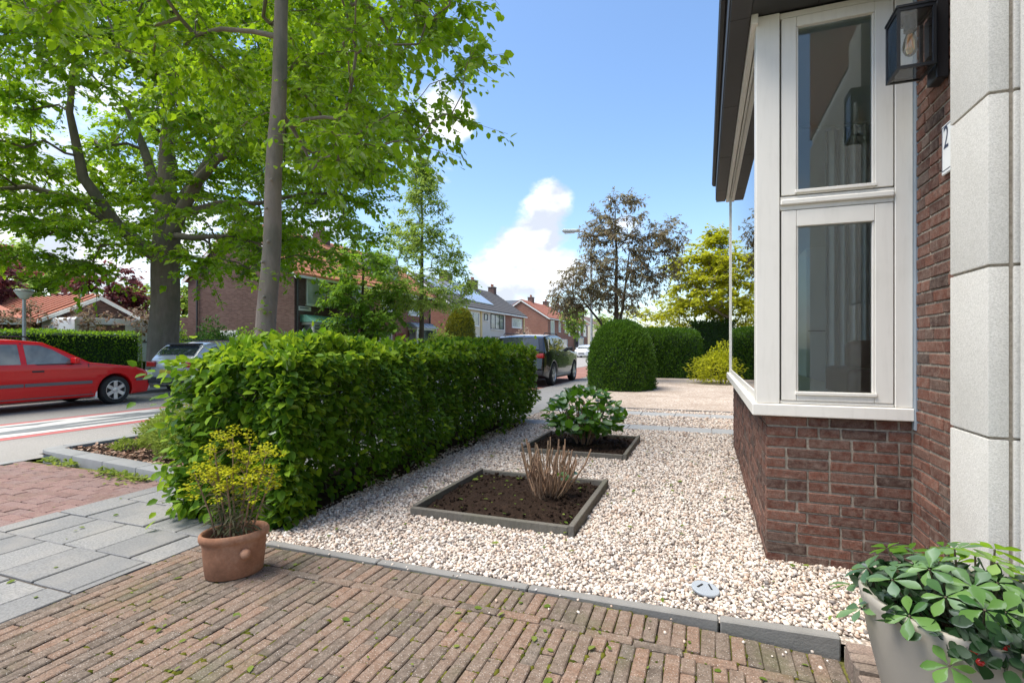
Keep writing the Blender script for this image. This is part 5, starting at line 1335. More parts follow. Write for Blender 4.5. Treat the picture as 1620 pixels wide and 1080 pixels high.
for (dx, dy, z) in whs:
    c = gc + [dx, dy, z - .035]; rr_ = math.hypot(dx, dy)
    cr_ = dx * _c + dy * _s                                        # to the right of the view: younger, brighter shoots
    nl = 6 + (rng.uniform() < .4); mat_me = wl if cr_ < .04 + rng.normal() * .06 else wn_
    tilt = unit(np.array([[dx * 2.6, dy * 2.6, 1.0]]))[0] + rng.normal(size=3) * .12; tilt /= np.linalg.norm(tilt)
    h = np.cross(tilt, [0.3, 0.9, 0.1]); h /= np.linalg.norm(h); g = np.cross(tilt, h); a0 = rng.uniform(0, 6.28); big_ = rng.uniform(.8, 1.15)
    dirs = np.array([h * math.cos(a0 + 2 * math.pi * q / nl) + g * math.sin(a0 + 2 * math.pi * q / nl) + tilt * rng.uniform(-.15, .45) for q in range(nl)])
    LL = rng.uniform(.045, .074, nl) * big_; WW = LL * rng.uniform(.72, .9, nl)
    if tot + nl <= 290:
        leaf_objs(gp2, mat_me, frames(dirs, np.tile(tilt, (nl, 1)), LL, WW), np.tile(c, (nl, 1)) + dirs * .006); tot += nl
    stems.tube([gc + [dx * .55, dy * .55, .40], gc + [dx * .85, dy * .85, .40 + (z - .435) * .5], c], [.004, .0035, .003], 5)
stems.build('stems', 'bark_twig', gp2, smooth=60, kind='stuff')
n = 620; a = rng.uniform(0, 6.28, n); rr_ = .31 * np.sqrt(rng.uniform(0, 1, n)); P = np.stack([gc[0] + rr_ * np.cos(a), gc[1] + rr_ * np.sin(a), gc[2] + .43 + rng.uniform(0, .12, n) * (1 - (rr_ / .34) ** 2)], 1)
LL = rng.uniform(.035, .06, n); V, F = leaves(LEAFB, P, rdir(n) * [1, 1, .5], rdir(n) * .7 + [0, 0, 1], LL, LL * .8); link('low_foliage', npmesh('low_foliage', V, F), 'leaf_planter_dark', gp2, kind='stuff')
# dark evergreen spilling over the side towards the path, with berries
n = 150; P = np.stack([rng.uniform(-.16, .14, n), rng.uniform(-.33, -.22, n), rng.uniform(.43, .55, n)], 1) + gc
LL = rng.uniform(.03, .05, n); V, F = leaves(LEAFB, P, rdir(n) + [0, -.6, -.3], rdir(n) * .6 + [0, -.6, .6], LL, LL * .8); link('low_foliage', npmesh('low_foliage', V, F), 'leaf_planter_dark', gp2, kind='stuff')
for (dx, dy, dz) in ((-.125, -.285, .455), (-.07, -.30, .485), (-.115, -.29, .432), (.0, -.315, .46)):
    MB().lathe([(.0005, -.009), (.006, -.007), (.0095, 0), (.007, .006), (.0005, .0085)], tuple(gc + [dx, dy, dz]), 14).build('berry', 'berry_red', gp2, smooth=80)

# ---- fallen green leaves on gravel and paving, weeds along the kerb
n = 420
P = np.concatenate([np.stack([rng.uniform(-2.5, .9, 240), rng.uniform(2.65, 6.5, 240), np.full(240, .018)], 1), np.stack([rng.uniform(-2.9, .4, 70), rng.uniform(1.4, 2.5, 70), np.full(70, .006)], 1),
                    np.stack([rng.uniform(-2.0, -.87, 60), rng.uniform(3.42, 4.6, 60), np.full(60, .05)], 1), np.stack([rng.uniform(-7, -3.1, 50), rng.uniform(1.2, 3.3, 50), np.full(50, .006)], 1)])
P = P[~((P[:, 0] > .28) & (P[:, 1] > 3.35))]; n = len(P)
for i in range(n):
    if P[i, 1] < 2.53 and P[i, 0] > -1: P[i, 2] += zpath(P[i, 0])
LL = .014 + .050 * rng.beta(1.1, 2.8, n)
V, F = leaves(LEAF4, P, rdir(n) * [1, 1, .15], rdir(n) * .35 + [0, 0, 1], LL, LL * .7)
leafmat('leaf_fallen', (.10, .17, .02), (.26, .30, .07), (.22, .30, .05), gloss=.04)
tag(link('fallen_leaves', npmesh('fallen_leaves', V, F), 'leaf_fallen'), 'small fallen green leaves scattered over gravel and paving', 'fallen leaves', kind='stuff')
n = 700; xx = rng.uniform(-7.0, -4.5, n); cl_ = (np.sin(xx * 4.3) + np.sin(xx * 9.7 + 1)) > -.2
P = np.stack([xx, 3.735 - (xx + 7.3) * .115 - rng.exponential(.05, n), rng.uniform(-.035, .0, n)], 1)[cl_]; n = len(P)
LL = rng.uniform(.025, .06, n); V, F = leaves(LEAF4, P, rdir(n) * [1, 1, .35] + [0, 0, .15], rdir(n) * .4 + [0, 0, 1], LL, LL * .7)
tag(link('kerb_weeds', npmesh('kerb_weeds', V, F), 'leaf_spirea'), 'low green weeds along the foot of the bed kerb', 'weeds', kind='stuff')

# ================================================================== VEHICLES
def car(name, label, loc, top, under, belt, roofz, W, rear_ax, rw, paint, cat='car', rotz=0., tumble=.17, tuck=.06, side_win=(), screens=(), strips=(), seams=(), handles=(), rails=None, mirror=None, fronts=(), spokes=6, plate=None, group=None, ra_off=.05):
    t = thing(name, label, cat, loc, rotz, group)
    y_f, y_r = max(p[0] for p in top), min(p[0] for p in top); yc = (y_f + y_r) / 2; hl = (y_f - y_r) / 2
    def hw(y, z):
        w = W / 2
        k = max(0., (abs(y - yc) - (hl - .8)) / .8); w *= 1 - .14 * k ** 2.2
        if z > belt: w *= 1 - tumble * (z - belt) / (roofz - belt)
        elif z < belt - .35: w *= 1 - tuck * min(1., (belt - .35 - z) / .45) ** 2
        return w
    ra = rw + ra_off
    s0 = math.asin((under - rw) / ra)
    def arch(cy): return [(cy - ra * math.cos(s0 + (math.pi - 2 * s0) * k / 14), rw + ra * math.sin(s0 + (math.pi - 2 * s0) * k / 14)) for k in range(15)]
    ol = list(top) + arch(rear_ax) + arch(0.)
    bm = bmesh.new()
    vl = [bm.verts.new((-W / 2, y, z)) for y, z in ol]; vr = [bm.verts.new((W / 2, y, z)) for y, z in ol]; n = len(ol)
    bm.faces.new(vl); bm.faces.new(vr[::-1])
    for i in range(n): bm.faces.new((vl[i], vl[(i + 1) % n], vr[(i + 1) % n], vr[i]))
    bmesh.ops.recalc_face_normals(bm, faces=bm.faces)
    nt = len(top)
    rim = [e for e in bm.edges if abs(e.verts[0].co.x - e.verts[1].co.x) < 1e-6]
    bmesh.ops.bevel(bm, geom=rim, offset=.045, segments=3, affect='EDGES', profile=.6, clamp_overlap=True)
    for z in np.arange(.25, roofz, .11): bmesh.ops.bisect_plane(bm, geom=bm.verts[:] + bm.edges[:] + bm.faces[:], plane_co=(0, 0, z), plane_no=(0, 0, 1))
    for y in np.arange(y_r + .1, y_f, .22): bmesh.ops.bisect_plane(bm, geom=bm.verts[:] + bm.edges[:] + bm.faces[:], plane_co=(0, y, 0), plane_no=(0, 1, 0))
    for x in (-W * .25, 0, W * .25): bmesh.ops.bisect_plane(bm, geom=bm.verts[:] + bm.edges[:] + bm.faces[:], plane_co=(x, 0, 0), plane_no=(1, 0, 0))
    for v in bm.verts:
        f = hw(v.co.y, v.co.z) / (W / 2); x = v.co.x
        v.co.x = x * f
        # bowed nose and tail, crowned roof and bonnet
        e = 1 - abs(x) / (W / 2)
        if v.co.z > belt - .25: v.co.z += .035 * (1 - (x / (W / 2)) ** 2) * min(1, (v.co.z - belt + .25) / .3)
        k = max(0., (abs(v.co.y - yc) - (hl - .35)) / .35); v.co.y -= math.copysign(.10 * k * (x / (W / 2)) ** 2, v.co.y - yc)
    bmesh.ops.triangulate(bm, faces=[f for f in bm.faces if len(f.verts) > 4])
    me = bpy.data.meshes.new('body'); bm.to_mesh(me); bm.free()
    me.polygons.foreach_set('use_smooth', [True] * len(me.polygons)); me.set_sharp_from_angle(angle=R(38))
    link('body', me, paint, t, local=True)
    def crown(x, z): return z + (.035 * (1 - (x / (W / 2)) ** 2) * min(1, max(0, (z - belt + .25) / .3)))
    def side(nm, poly, mat, off=.006, both=True):
        for sg in ((1, -1) if both else (1,)):
            vs = [(sg * (hw(y, z) + off), y, z + .035 * (1 - (hw(y, z) / (W / 2)) ** 2) * min(1, max(0, (z - belt + .25) / .3))) for y, z in poly]; vs += [(sg * (hw(y, z) - .03), y, z) for y, z in poly]; k = len(poly)
            fs = [tuple(range(k)), tuple(range(2 * k - 1, k - 1, -1))] + [(i, k + i, k + (i + 1) % k, (i + 1) % k) for i in range(k)]
            MB().add(vs, fs).build(nm, mat, t, local=True)
    for nm, poly, mat, off in side_win: side(nm, poly, mat, off)
    for nm, (ya, za), (yb, zb), inset, mat, off in screens:                     # glass across the car along a profile line
        nx = 8; vs = []; d = Vector((0, yb - ya, zb - za)).normalized(); nrm = Vector((0, -d.z, d.y)); nrm = nrm if nrm.z > 0 else -nrm
        for j in range(5):
            f = j / 4; y = ya + (yb - ya) * f; z = za + (zb - za) * f
            for i in range(nx + 1):
                x = (hw(y, z) - inset) * (2 * i / nx - 1); k = max(0., (abs(y - yc) - (hl - .35)) / .35)
                vs.append((x, y + nrm.y * off - math.copysign(.10 * k * (x / (W / 2)) ** 2, y - yc), crown(x, z) + nrm.z * off))
        fs = [(j * (nx + 1) + i, j * (nx + 1) + i + 1, (j + 1) * (nx + 1) + i + 1, (j + 1) * (nx + 1) + i) for j in range(4) for i in range(nx)]
        MB().add(vs, fs).build(nm, mat, t, smooth=60, local=True)
    for nm, y0, y1, z0, z1, mat, off in strips:                                   # thin bands along the flank, following its curve
        k = max(2, int(abs(y1 - y0) / .2))
        for sg in (1, -1):
            vs = []; fs = []
            for i in range(k + 1):
                y = y0 + (y1 - y0) * i / k
                for z, o_ in ((z0, -.02), (z0, off), (z1, off), (z1, -.02)): vs.append((sg * (hw(y, z) + o_), y, z))
            for i in range(k): fs += [(4 * i + j, 4 * i + (j + 1) % 4, 4 * i + 4 + (j + 1) % 4, 4 * i + 4 + j) for j in range(4)]
            fs += [(0, 1, 2, 3), (4 * k + 3, 4 * k + 2, 4 * k + 1, 4 * k)]
            MB().add(vs, fs).build(nm, mat, t, local=True)
    for y, z0, z1, lean in seams:
        side('door_gap', [(y, z0), (y + .018, z0), (y + .018 + lean, z1), (y + lean, z1)], 'car_trim', .0025)
    for y, z in handles:
        for sg in (1, -1): MB().box(sg * (hw(y, z) + .004) - .014, sg * (hw(y, z) + .004) + .014, y - .10, y + .10, z - .018, z + .018).build('door_handle', 'car_trim', t, bevel=.008, local=True, smooth=50)
    if rails:
        ya, yb, z = rails
        for sg in (1, -1):
            x = sg * (hw(0, roofz) - .07); MB().tube([(x, ya, z - .06), (x, ya - .08, z), (x, yb + .08, z), (x, yb, z - .06)], .016, 8).build('roof_rail', 'car_trim', t, smooth=50, local=True)
    if mirror:
        y, z = mirror
        for sg in (1, -1):
            x = sg * (hw(y, z) + .09); MB().box(x - .09, x + .09, y - .05, y + .06, z - .06, z + .07).build('wing_mirror', paint if paint != 'car_black' else 'car_trim', t, bevel=.04, seg=3, smooth=60, local=True)
    for nm, x0, x1, y0, y1, z0, z1, mat, both in fronts:
        for sg in ((1, -1) if both else (1,)):
            MB().box(min(sg * x0, sg * x1), max(sg * x0, sg * x1), y0, y1, z0, z1).build(nm, mat, t, bevel=.02, seg=2, smooth=50, local=True)
    # wheels
    for y in (0., rear_ax):
        for sg in (1, -1):
            x = sg * (W / 2 - .115); tw = .105
            q = bpy.data.objects.new('wheel', None); COL.objects.link(q); q.parent = t; q.location = (x, y, rw); q.rotation_euler = (0, math.pi / 2 * sg, 0)
            MB().lathe([(rw * .60, -tw), (rw * .9, -tw), (rw * .985, -tw * .7), (rw, -tw * .3), (rw, tw * .3), (rw * .985, tw * .7), (rw * .92, tw), (rw * .66, tw * 1.02), (rw * .64, tw * .7)], (0, 0, 0), 36).build('tyre', 'black_rubber', q, smooth=40, local=True)
            m = MB().lathe([(rw * .66, tw * .98), (rw * .63, tw * .99), (rw * .60, tw * .55)], (0, 0, 0), 36); m.lathe([(rw * .2, tw * .80), (rw * .16, tw * .92), (.0, tw * .95)], (0, 0, 0), 16)
            for k in range(spokes):
                a = 2 * math.pi * k / spokes; ca, sa = math.cos(a), math.sin(a); w0, w1 = rw * .12, rw * .085
                def pt(r_, w, z): return (r_ * ca - w * sa, r_ * sa + w * ca, z)
                vs = [pt(rw * .1, w0, tw * .86), pt(rw * .1, -w0, tw * .86), pt(rw * .62, -w1 * 1.4, tw * .90), pt(rw * .62, w1 * 1.4, tw * .90), pt(rw * .1, w0, tw * .6), pt(rw * .1, -w0, tw * .6), pt(rw * .62, -w1 * 1.4, tw * .6), pt(rw * .62, w1 * 1.4, tw * .6)]
                m.add(vs, [(0, 1, 2, 3), (7, 6, 5, 4), (0, 4, 5, 1), (1, 5, 6, 2), (2, 6, 7, 3), (3, 7, 4, 0)])
            m.build('rim', 'alloy', q, smooth=35, local=True)
            MB().lathe([(.0, tw * .35), (rw * .61, tw * .35)], (0, 0, 0), 24).build('brake_disc', 'car_trim', q, local=True)
    return t

RZ = -.053
# red estate car across the road
car('red_estate_car', 'red estate car with black roof rails parked across the road', (-13.43, 7.94, RZ),
    [(.86, .22), (.94, .40), (.93, .58), (.88, .70), (.45, .83), (-.52, .955), (-1.02, 1.24), (-1.32, 1.385), (-1.75, 1.425), (-2.5, 1.43), (-3.35, 1.39), (-3.62, 1.28), (-3.78, .85), (-3.82, .62), (-3.82, .42), (-3.74, .24)],
    .20, .93, 1.42, 1.76, -2.66, .32, 'car_red', tumble=.20,
    side_win=[('side_window', [(-.78, .955), (-1.66, .945), (-1.66, 1.325), (-1.40, 1.315), (-1.18, 1.225)], 'car_glass_painted_view', .006), ('side_window', [(-1.76, .945), (-2.62, .945), (-2.62, 1.325), (-1.76, 1.33)], 'car_glass_painted_view', .006), ('side_window', [(-2.72, .945), (-3.50, .96), (-3.36, 1.28), (-2.72, 1.32)], 'car_glass_painted_view', .006),
              ('window_trim', [(-.70, .925), (-3.55, .93), (-3.55, .948), (-.74, .945)], 'car_trim', .009)],
    screens=[('windscreen', (-.60, .985), (-1.26, 1.36), .10, 'car_glass_painted_view', .006), ('rear_window', (-3.755, .93), (-3.64, 1.25), .14, 'car_glass_painted_view', .008)],
    strips=[('side_moulding', -.50, -1.70, .50, .565, 'car_mould', .012), ('side_moulding', -1.72, -2.28, .50, .565, 'car_mould', .012), ('bumper_moulding', .44, .90, .505, .565, 'car_mould', .014), ('sill_line', -.45, -2.25, .255, .275, 'car_mould', .004)],
    seams=[(-.52, .30, .93, -.06), (-1.71, .28, 1.36, 0.), (-2.66, .74, 1.34, 0.)], handles=[(-1.48, .80), (-2.45, .80)], rails=(-1.5, -3.3, 1.50), mirror=(-.86, 1.0),
    fronts=[('headlight', .42, .79, .70, .885, .60, .73, 'lamp_clear', True), ('grille', -.34, .34, .84, .94, .60, .72, 'car_trim', False), ('front_bumper', -.80, .80, .78, .965, .42, .56, 'car_trim', False), ('fog_light', .45, .62, .86, .945, .28, .36, 'lamp_clear', True), ('indicator', .83, .865, -.30, -.22, .68, .71, 'bulb_gold', True), ('mud_flap', .70, .86, -.42, -.38, .16, .40, 'white_trim', True), ('tail_light', .62, .80, -3.86, -3.70, .62, 1.15, 'lamp_red', True), ('tow_bar', -.03, .03, -3.95, -3.8, .3, .36, 'car_trim', False)], spokes=6)
# dark SUV on the near side
car('dark_suv', 'shiny black SUV parked on the red brick strip beyond the leafy hedge', (-5.58, 19.3, -.028),
    [(.82, .30), (.90, .50), (.88, .78), (.80, .92), (.35, 1.03), (-.62, 1.12), (-1.10, 1.40), (-1.42, 1.58), (-1.9, 1.65), (-2.7, 1.655), (-3.35, 1.60), (-3.50, 1.55), (-3.72, 1.10), (-3.80, .92), (-3.84, .58), (-3.78, .36)],
    .24, 1.10, 1.65, 1.88, -2.82, .375, 'car_black', tumble=.19, cat='car',
    side_win=[('side_window', [(-.80, 1.14), (-1.72, 1.13), (-1.72, 1.53), (-1.50, 1.52), (-1.25, 1.42)], 'car_glass', .006), ('side_window', [(-1.80, 1.13), (-2.62, 1.14), (-2.62, 1.54), (-1.80, 1.545)], 'car_glass', .006), ('side_window', [(-2.70, 1.15), (-3.32, 1.20), (-3.12, 1.50), (-2.70, 1.54)], 'car_glass', .006),
              ('window_trim', [(-.72, 1.095), (-3.40, 1.14), (-3.40, 1.158), (-.74, 1.115)], 'chrome', .010)],
    screens=[('windscreen', (-.70, 1.15), (-1.38, 1.555), .12, 'car_glass', .006), ('rear_window', (-3.70, 1.16), (-3.53, 1.51), .16, 'car_glass', .010)],
    strips=[('sill_trim', -.45, -2.38, .30, .36, 'galvanised', .012), ('sill_guard', -.45, -2.38, .235, .29, 'car_trim', .004)],
    seams=[(-.70, .40, 1.10, -.04), (-1.76, .38, 1.58, 0.), (-2.66, .90, 1.56, 0.)], handles=[(-1.55, .99), (-2.45, 1.01)], mirror=(-.95, 1.20), rails=(-1.6, -3.2, 1.715),
    fronts=[('tail_light', .52, .86, -3.82, -3.66, .92, 1.06, 'lamp_red', True), ('headlight', .48, .82, .76, .88, .74, .88, 'lamp_clear', True), ('number_plate', -.26, .26, -3.86, -3.80, .72, .83, 'plate_yellow', False), ('rear_bumper', -.84, .84, -3.87, -3.70, .38, .52, 'car_trim', False), ('aerial_fin', -.02, .02, -3.2, -3.06, 1.68, 1.745, 'car_black', False)], spokes=5)
# silver hatchback ahead of the red one
car('silver_car', 'silver hatchback with dark rear window parked ahead of the red car', (-13.45, 13.35, RZ),
    [(.82, .24), (.88, .44), (.85, .66), (.75, .78), (.25, .90), (-.55, 1.00), (-1.0, 1.25), (-1.35, 1.40), (-1.9, 1.45), (-2.6, 1.42), (-3.06, 1.345), (-3.10, 1.31), (-3.42, 1.02), (-3.54, .93), (-3.58, .70), (-3.56, .50), (-3.50, .28)],
    .22, .98, 1.44, 1.79, -2.70, .325, 'car_silver', tumble=.20,
    side_win=[('side_window', [(-.75, 1.0), (-1.66, .99), (-1.66, 1.35), (-1.42, 1.34), (-1.15, 1.24)], 'car_glass', .006), ('side_window', [(-1.74, .99), (-2.55, 1.02), (-2.50, 1.34), (-1.74, 1.36)], 'car_glass', .006), ('side_window', [(-2.62, 1.03), (-3.02, 1.12), (-2.88, 1.27), (-2.60, 1.33)], 'car_glass', .006)],
    screens=[('windscreen', (-.62, 1.03), (-1.32, 1.38), .10, 'car_glass', .006), ('rear_window', (-3.40, 1.05), (-3.13, 1.29), .10, 'car_glass', .012)],
    seams=[(-.60, .32, .97, -.05), (-1.70, .30, 1.38, 0.), (-2.55, .75, 1.36, 0.)], handles=[(-1.5, .88), (-2.4, .90)], mirror=(-.88, 1.05),
    fronts=[('spoiler', -.60, .60, -3.22, -2.98, 1.355, 1.395, 'car_trim', False), ('tail_light', .50, .82, -3.56, -3.38, .76, .90, 'lamp_red', True), ('number_plate', -.26, .26, -3.60, -3.55, .58, .69, 'plate_yellow', False), ('rear_bumper', -.76, .76, -3.615, -3.50, .32, .48, 'car_trim', False), ('badge', -.04, .04, -3.585, -3.56, .80, .87, 'chrome', False), ('roof_rack', .48, .52, -2.8, -1.5, 1.47, 1.50, 'car_trim', True), ('headlight', .45, .74, .70, .84, .62, .76, 'lamp_clear', True)], spokes=5)
car('white_car', 'small white car parked far down the street facing this way', (-13.5, 60.2, RZ),
    [(.82, .24), (.86, .44), (.83, .66), (.7, .80), (.2, .95), (-.5, 1.04), (-.95, 1.28), (-1.3, 1.45), (-1.9, 1.50), (-2.6, 1.47), (-3.05, 1.38), (-3.30, 1.02), (-3.40, .70), (-3.34, .28)],
    .22, 1.02, 1.50, 1.76, -2.5, .31, 'car_white', rotz=math.pi,
    side_win=[('side_window', [(-.70, 1.05), (-1.6, 1.04), (-1.6, 1.40), (-1.3, 1.38)], 'car_glass', .006), ('side_window', [(-1.68, 1.04), (-2.7, 1.06), (-2.6, 1.38), (-1.68, 1.40)], 'car_glass', .006)],
    screens=[('windscreen', (-.55, 1.07), (-1.27, 1.42), .10, 'car_glass', .006), ('rear_window', (-3.27, 1.06), (-3.08, 1.34), .14, 'car_glass', .01)],
    mirror=(-.85, 1.1), fronts=[('headlight', .45, .76, .68, .82, .62, .78, 'lamp_clear', True), ('grille', -.35, .35, .78, .88, .45, .58, 'car_trim', False)], spokes=5)
# white camper behind the trimmed hedge
van = thing('camper_van', 'white camper van parked behind the trimmed hedge next to the broad old tree', 'camper van', (-25.0, 17.6, 0))
MB().prism([(13.8, .55), (18.6, .55), (18.9, .9), (18.9, 1.25), (18.25, 1.9), (18.5, 2.05), (18.35, 2.35), (17.7, 2.48), (13.9, 2.48), (13.8, 2.4)], 'x', -26.6, -24.4).build('body', 'car_white', van, bevel=.06, seg=2, smooth=45)
MB().prism([(18.26, 1.88), (18.86, 1.30), (18.90, 1.33), (18.30, 1.91)], 'x', -26.4, -24.6).build('windscreen', 'car_glass', van)
MB().prism([(17.2, 1.30), (18.55, 1.30), (18.15, 1.88), (17.2, 1.88)], 'x', -24.396, -24.39).build('side_window', 'car_glass', van)
MB().prism([(14.6, 1.75), (15.8, 1.75), (15.8, 2.2), (14.6, 2.2)], 'x', -24.396, -24.39).build('side_window', 'car_glass', van)
MB().box(-24.392, -24.38, 13.9, 17.1, 1.42, 1.50).build('stripe', 'car_mould', van)
for y in (14.8, 18.0):
    for x in (-26.35, -24.65): MB().tube([(x - .11, y, .34), (x + .11, y, .34)], .34, 24).build('wheel', 'black_rubber', van, smooth=40)

# ================================================================== LAMP POSTS
lp = thing('street_lamp', 'tall grey street lamp with a single arm reaching over the road', 'street lamp', (-4.75, 22.9, 0))
MB().tube([(-4.75, 22.9, -.1), (-4.75, 22.9, 1.2), (-4.75, 22.9, 1.25), (-4.75, 22.9, 6.0), (-4.82, 22.88, 6.22), (-5.0, 22.84, 6.34), (-5.3, 22.8, 6.40)], [.085, .08, .06, .045, .04, .035, .032], 12).build('pole', 'galvanised', lp, smooth=50)
MB().prism([(-5.25, 6.36), (-6.02, 6.40), (-6.06, 6.45), (-5.98, 6.52), (-5.25, 6.46)], 'y', 22.70, 22.90).build('lamp_head', 'galvanised', lp, bevel=.015)
MB().box(-5.95, -5.5, 22.73, 22.87, 6.335, 6.375).build('lamp_glass', 'lamp_glass', lp)
lq = thing('path_lamp', 'short grey path lamp with flat glass lantern before the trimmed hedge', 'street lamp', (-20, 9.93, 0))
MB().tube([(-20, 9.93, -.1), (-20, 9.93, 2.75)], [.055, .045], 12).build('pole', 'galvanised', lq, smooth=50)
MB().lathe([(.05, 2.72), (.11, 2.76), (.23, 2.94), (.23, 2.95)], (-20, 9.93, 0), 20).build('lamp_glass', 'lamp_glass', lq, smooth=50)
MB().lathe([(.245, 2.95), (.25, 2.99), (.20, 3.04), (.0, 3.06)], (-20, 9.93, 0), 20).build('cap', 'galvanised', lq, smooth=50)

# ================================================================== HOUSES ACROSS THE ROAD
FXH = -19.3
def window(h, y0, y1, z0, z1, x=FXH, mat='white_trim', glass='house_glass', split=(), dirn=1, parent=None, fw=.07, sill=True):
    o = bpy.data.objects.new('window', None); COL.objects.link(o); o.parent = h; o.location = Vector((x, (y0 + y1) / 2, z0)) - wloc(h); o.empty_display_size = .1
    MB().box(x - .02, x + .06, y0, y0 + fw, z0, z1).build('frame', mat, o); MB().box(x - .02, x + .06, y1 - fw, y1, z0, z1).build('frame', mat, o)
    MB().box(x - .02, x + .059, y0 + fw + .001, y1 - fw - .001, z1 - fw, z1).build('frame', mat, o); MB().box(x - .02, x + .059, y0 + fw + .001, y1 - fw - .001, z0, z0 + fw).build('frame', mat, o)
    for s_ in split: MB().box(x - .02, x + .055, y0 + (y1 - y0) * s_ - fw / 2, y0 + (y1 - y0) * s_ + fw / 2, z0 + fw + .001, z1 - fw - .001).build('mullion', mat, o)
    MB().box(x - .01, x + .022, y0 + fw, y1 - fw, z0 + fw, z1 - fw).build('pane', glass, o)
    if sill: MB().box(x - .02, x + .10, y0 - .04, y1 + .04, z0 - .07, z0 - .002).build('sill', 'white_trim', o)
    return o
def house_unit(name, label, y0, y1, eave, ridge, wallm, roofm, depth=7.4, x=FXH, gable_l=False, gable_r=False, gable_wall=None, over=.25, group=None, verge='white_trim', tiles=True):
    h = thing(name, label, 'house', (x - depth / 2, (y0 + y1) / 2, 0), group=group)
    xr = x - depth / 2
    MB().prism([(x, -.1), (x, eave), (xr, ridge - .12), (x - depth, eave), (x - depth, -.1)], 'y', y0 + .002, y1 - .002).build('wall', wallm, h)
    if gable_l and gable_wall: MB().prism([(x, -.1), (x, eave), (xr, ridge - .12), (x - depth, eave), (x - depth, -.1)], 'y', y0 - .06, y0).build('gable_wall', gable_wall, h)
    sl = (ridge - eave) / (depth / 2); ya = y0 - (.14 if gable_l else -.001); yb = y1 + (.14 if gable_r else -.001)
    rf = MB().prism([(x + over, eave - over * sl - .02), (xr, ridge - .02), (x - depth - over, eave - over * sl - .02), (x - depth - over, eave - over * sl + .12), (xr, ridge + .12), (x + over, eave - over * sl + .12)], 'y', ya, yb).build('roof', roofm, h)
    # tile courses on the street slope
    m = MB(); n = int(math.hypot(depth / 2, ridge - eave) / .34)
    for k in range(n):
        f = k / n; xx = x + over - (depth / 2 + over) * f; zz = eave - over * sl + .122 + (ridge - eave + over * sl) * f
        m.prism([(xx, zz), (xx, zz + .035), (xx - .30, zz + .30 * sl + .004), (xx - .30, zz + .30 * sl)], 'y', ya, yb)
    m.build('tile_courses', roofm, rf, kind='stuff')
    MB().prism([(x + over - .02, eave - over * sl - .10), (x + over + .10, eave - over * sl - .10), (x + over + .10, eave - over * sl + .02), (x + over - .02, eave - over * sl + .02)], 'y', ya, yb).build('gutter', 'white_trim' if verge == 'white_trim' else 'drainpipe', h)
    if gable_l:
        MB().prism([(x + over, eave - over * sl - .16), (xr, ridge - .16), (x - depth - over, eave - over * sl - .16), (x - depth - over, eave - over * sl + .02), (xr, ridge + .02), (x + over, eave - over * sl + .02)], 'y', y0 - .165, y0 - .142).build('verge_board', verge, h)
    return h
def chimney(h, y, z, x=FXH - 3.7, w=.8): 
    o = MB().box(x - .35, x + .35, y - w / 2, y + w / 2, z - 1.2, z).build('chimney', 'house_brick_brown', h)
    MB().box(x - .40, x + .40, y - w / 2 - .05, y + w / 2 + .05, z, z + .08).build('cap', 'concrete_edge', o)
    for q in (-.18, .18): MB().tube([(x, y + q, z + .08), (x, y + q, z + .4)], .09, 10).build('chimney_pot', 'roof_red', o, smooth=50)
def bay(h, y0, y1, ztop, roofm, x=FXH, d=.75, blinds=False, glass='house_glass'):
    o = MB().prism([(x + .002, ztop), (x + d + .12, ztop), (x + .30, ztop + .36), (x + .002, ztop + .36)], 'y', y0 - .12, y1 + .12).build('bay_roof', roofm, h)
    k = y0
    while k < y1: MB().prism([(x + d + .13, ztop + .012), (x + d + .13, ztop + .03), (x + .30, ztop + .385), (x + .30, ztop + .365)], 'y', k, k + .03).build('roof_seam', roofm, o); k += .55
    b = MB().box(x + .002, x + d - .04, y0 + .03, y1 - .03, -.1, .62).build('bay_base', 'house_brick_brown', h)
    f = bpy.data.objects.new('window', None); COL.objects.link(f); f.parent = h; f.location = Vector((x, (y0 + y1) / 2, .62)) - wloc(h)
    MB().box(x + .003, x + d, y0, y1, ztop - .14, ztop - .002).build('frame', 'white_trim', f); MB().box(x + .003, x + d, y0, y1, .62, .74).build('frame', 'white_trim', f)
    for a in (y0, y1 - .12): MB().box(x + d - .12, x + d - .002, a, a + .12, .742, ztop - .142).build('frame', 'white_trim', f)
    MB().box(x + d - .09, x + d - .05, y0 + .12, y1 - .12, .742, ztop - .142).build('pane', glass, f)
    for a in (y0 + .04, y1 - .08): MB().box(x + .10, x + d - .13, a, a + .04, .742, ztop - .142).build('pane', 'house_glass', f)
    if blinds:
        z = .80
        while z < ztop - .2: MB().box(x + d - .045, x + d - .02, y0 + .16, y1 - .32, z, z + .075).build('blind_slat', 'blind_slat', f); z += .155
    return o
# first pair, brown brick, orange tiles
h1 = house_unit('brick_house_end', 'brown brick end house with street sign and green bay roof across the road', 20.6, 27.3, 5.0, 7.9, 'house_brick_brown', 'roof_orange', gable_l=True)
MB().tube([(FXH + .06, 20.75, 0), (FXH + .06, 20.75, 4.9)], .05, 8).build('drainpipe', 'drainpipe', h1)
window(h1, 21.4, 22.82, 3.42, 4.75, glass='net_curtain_glass'); window(h1, 22.84, 23.45, 3.42, 4.75, mat='window_red', glass='net_curtain_glass', fw=.08)
bay(h1, 21.1, 24.5, 2.50, 'copper_green', blinds=True)
d_ = MB().box(FXH - .02, FXH + .05, 24.9, 25.9, 0, 2.15).build('door', 'door_wood', h1); MB().box(FXH + .052, FXH + .06, 25.05, 25.32, 1.3, 1.95).build('pane', 'house_glass', d_); MB().box(FXH + .052, FXH + .06, 25.45, 25.75, 1.3, 1.95).build('pane', 'house_glass', d_)
MB().box(FXH - .02, FXH + .9, 24.75, 26.1, 2.3, 2.42).build('porch_canopy', 'white_trim', h1)
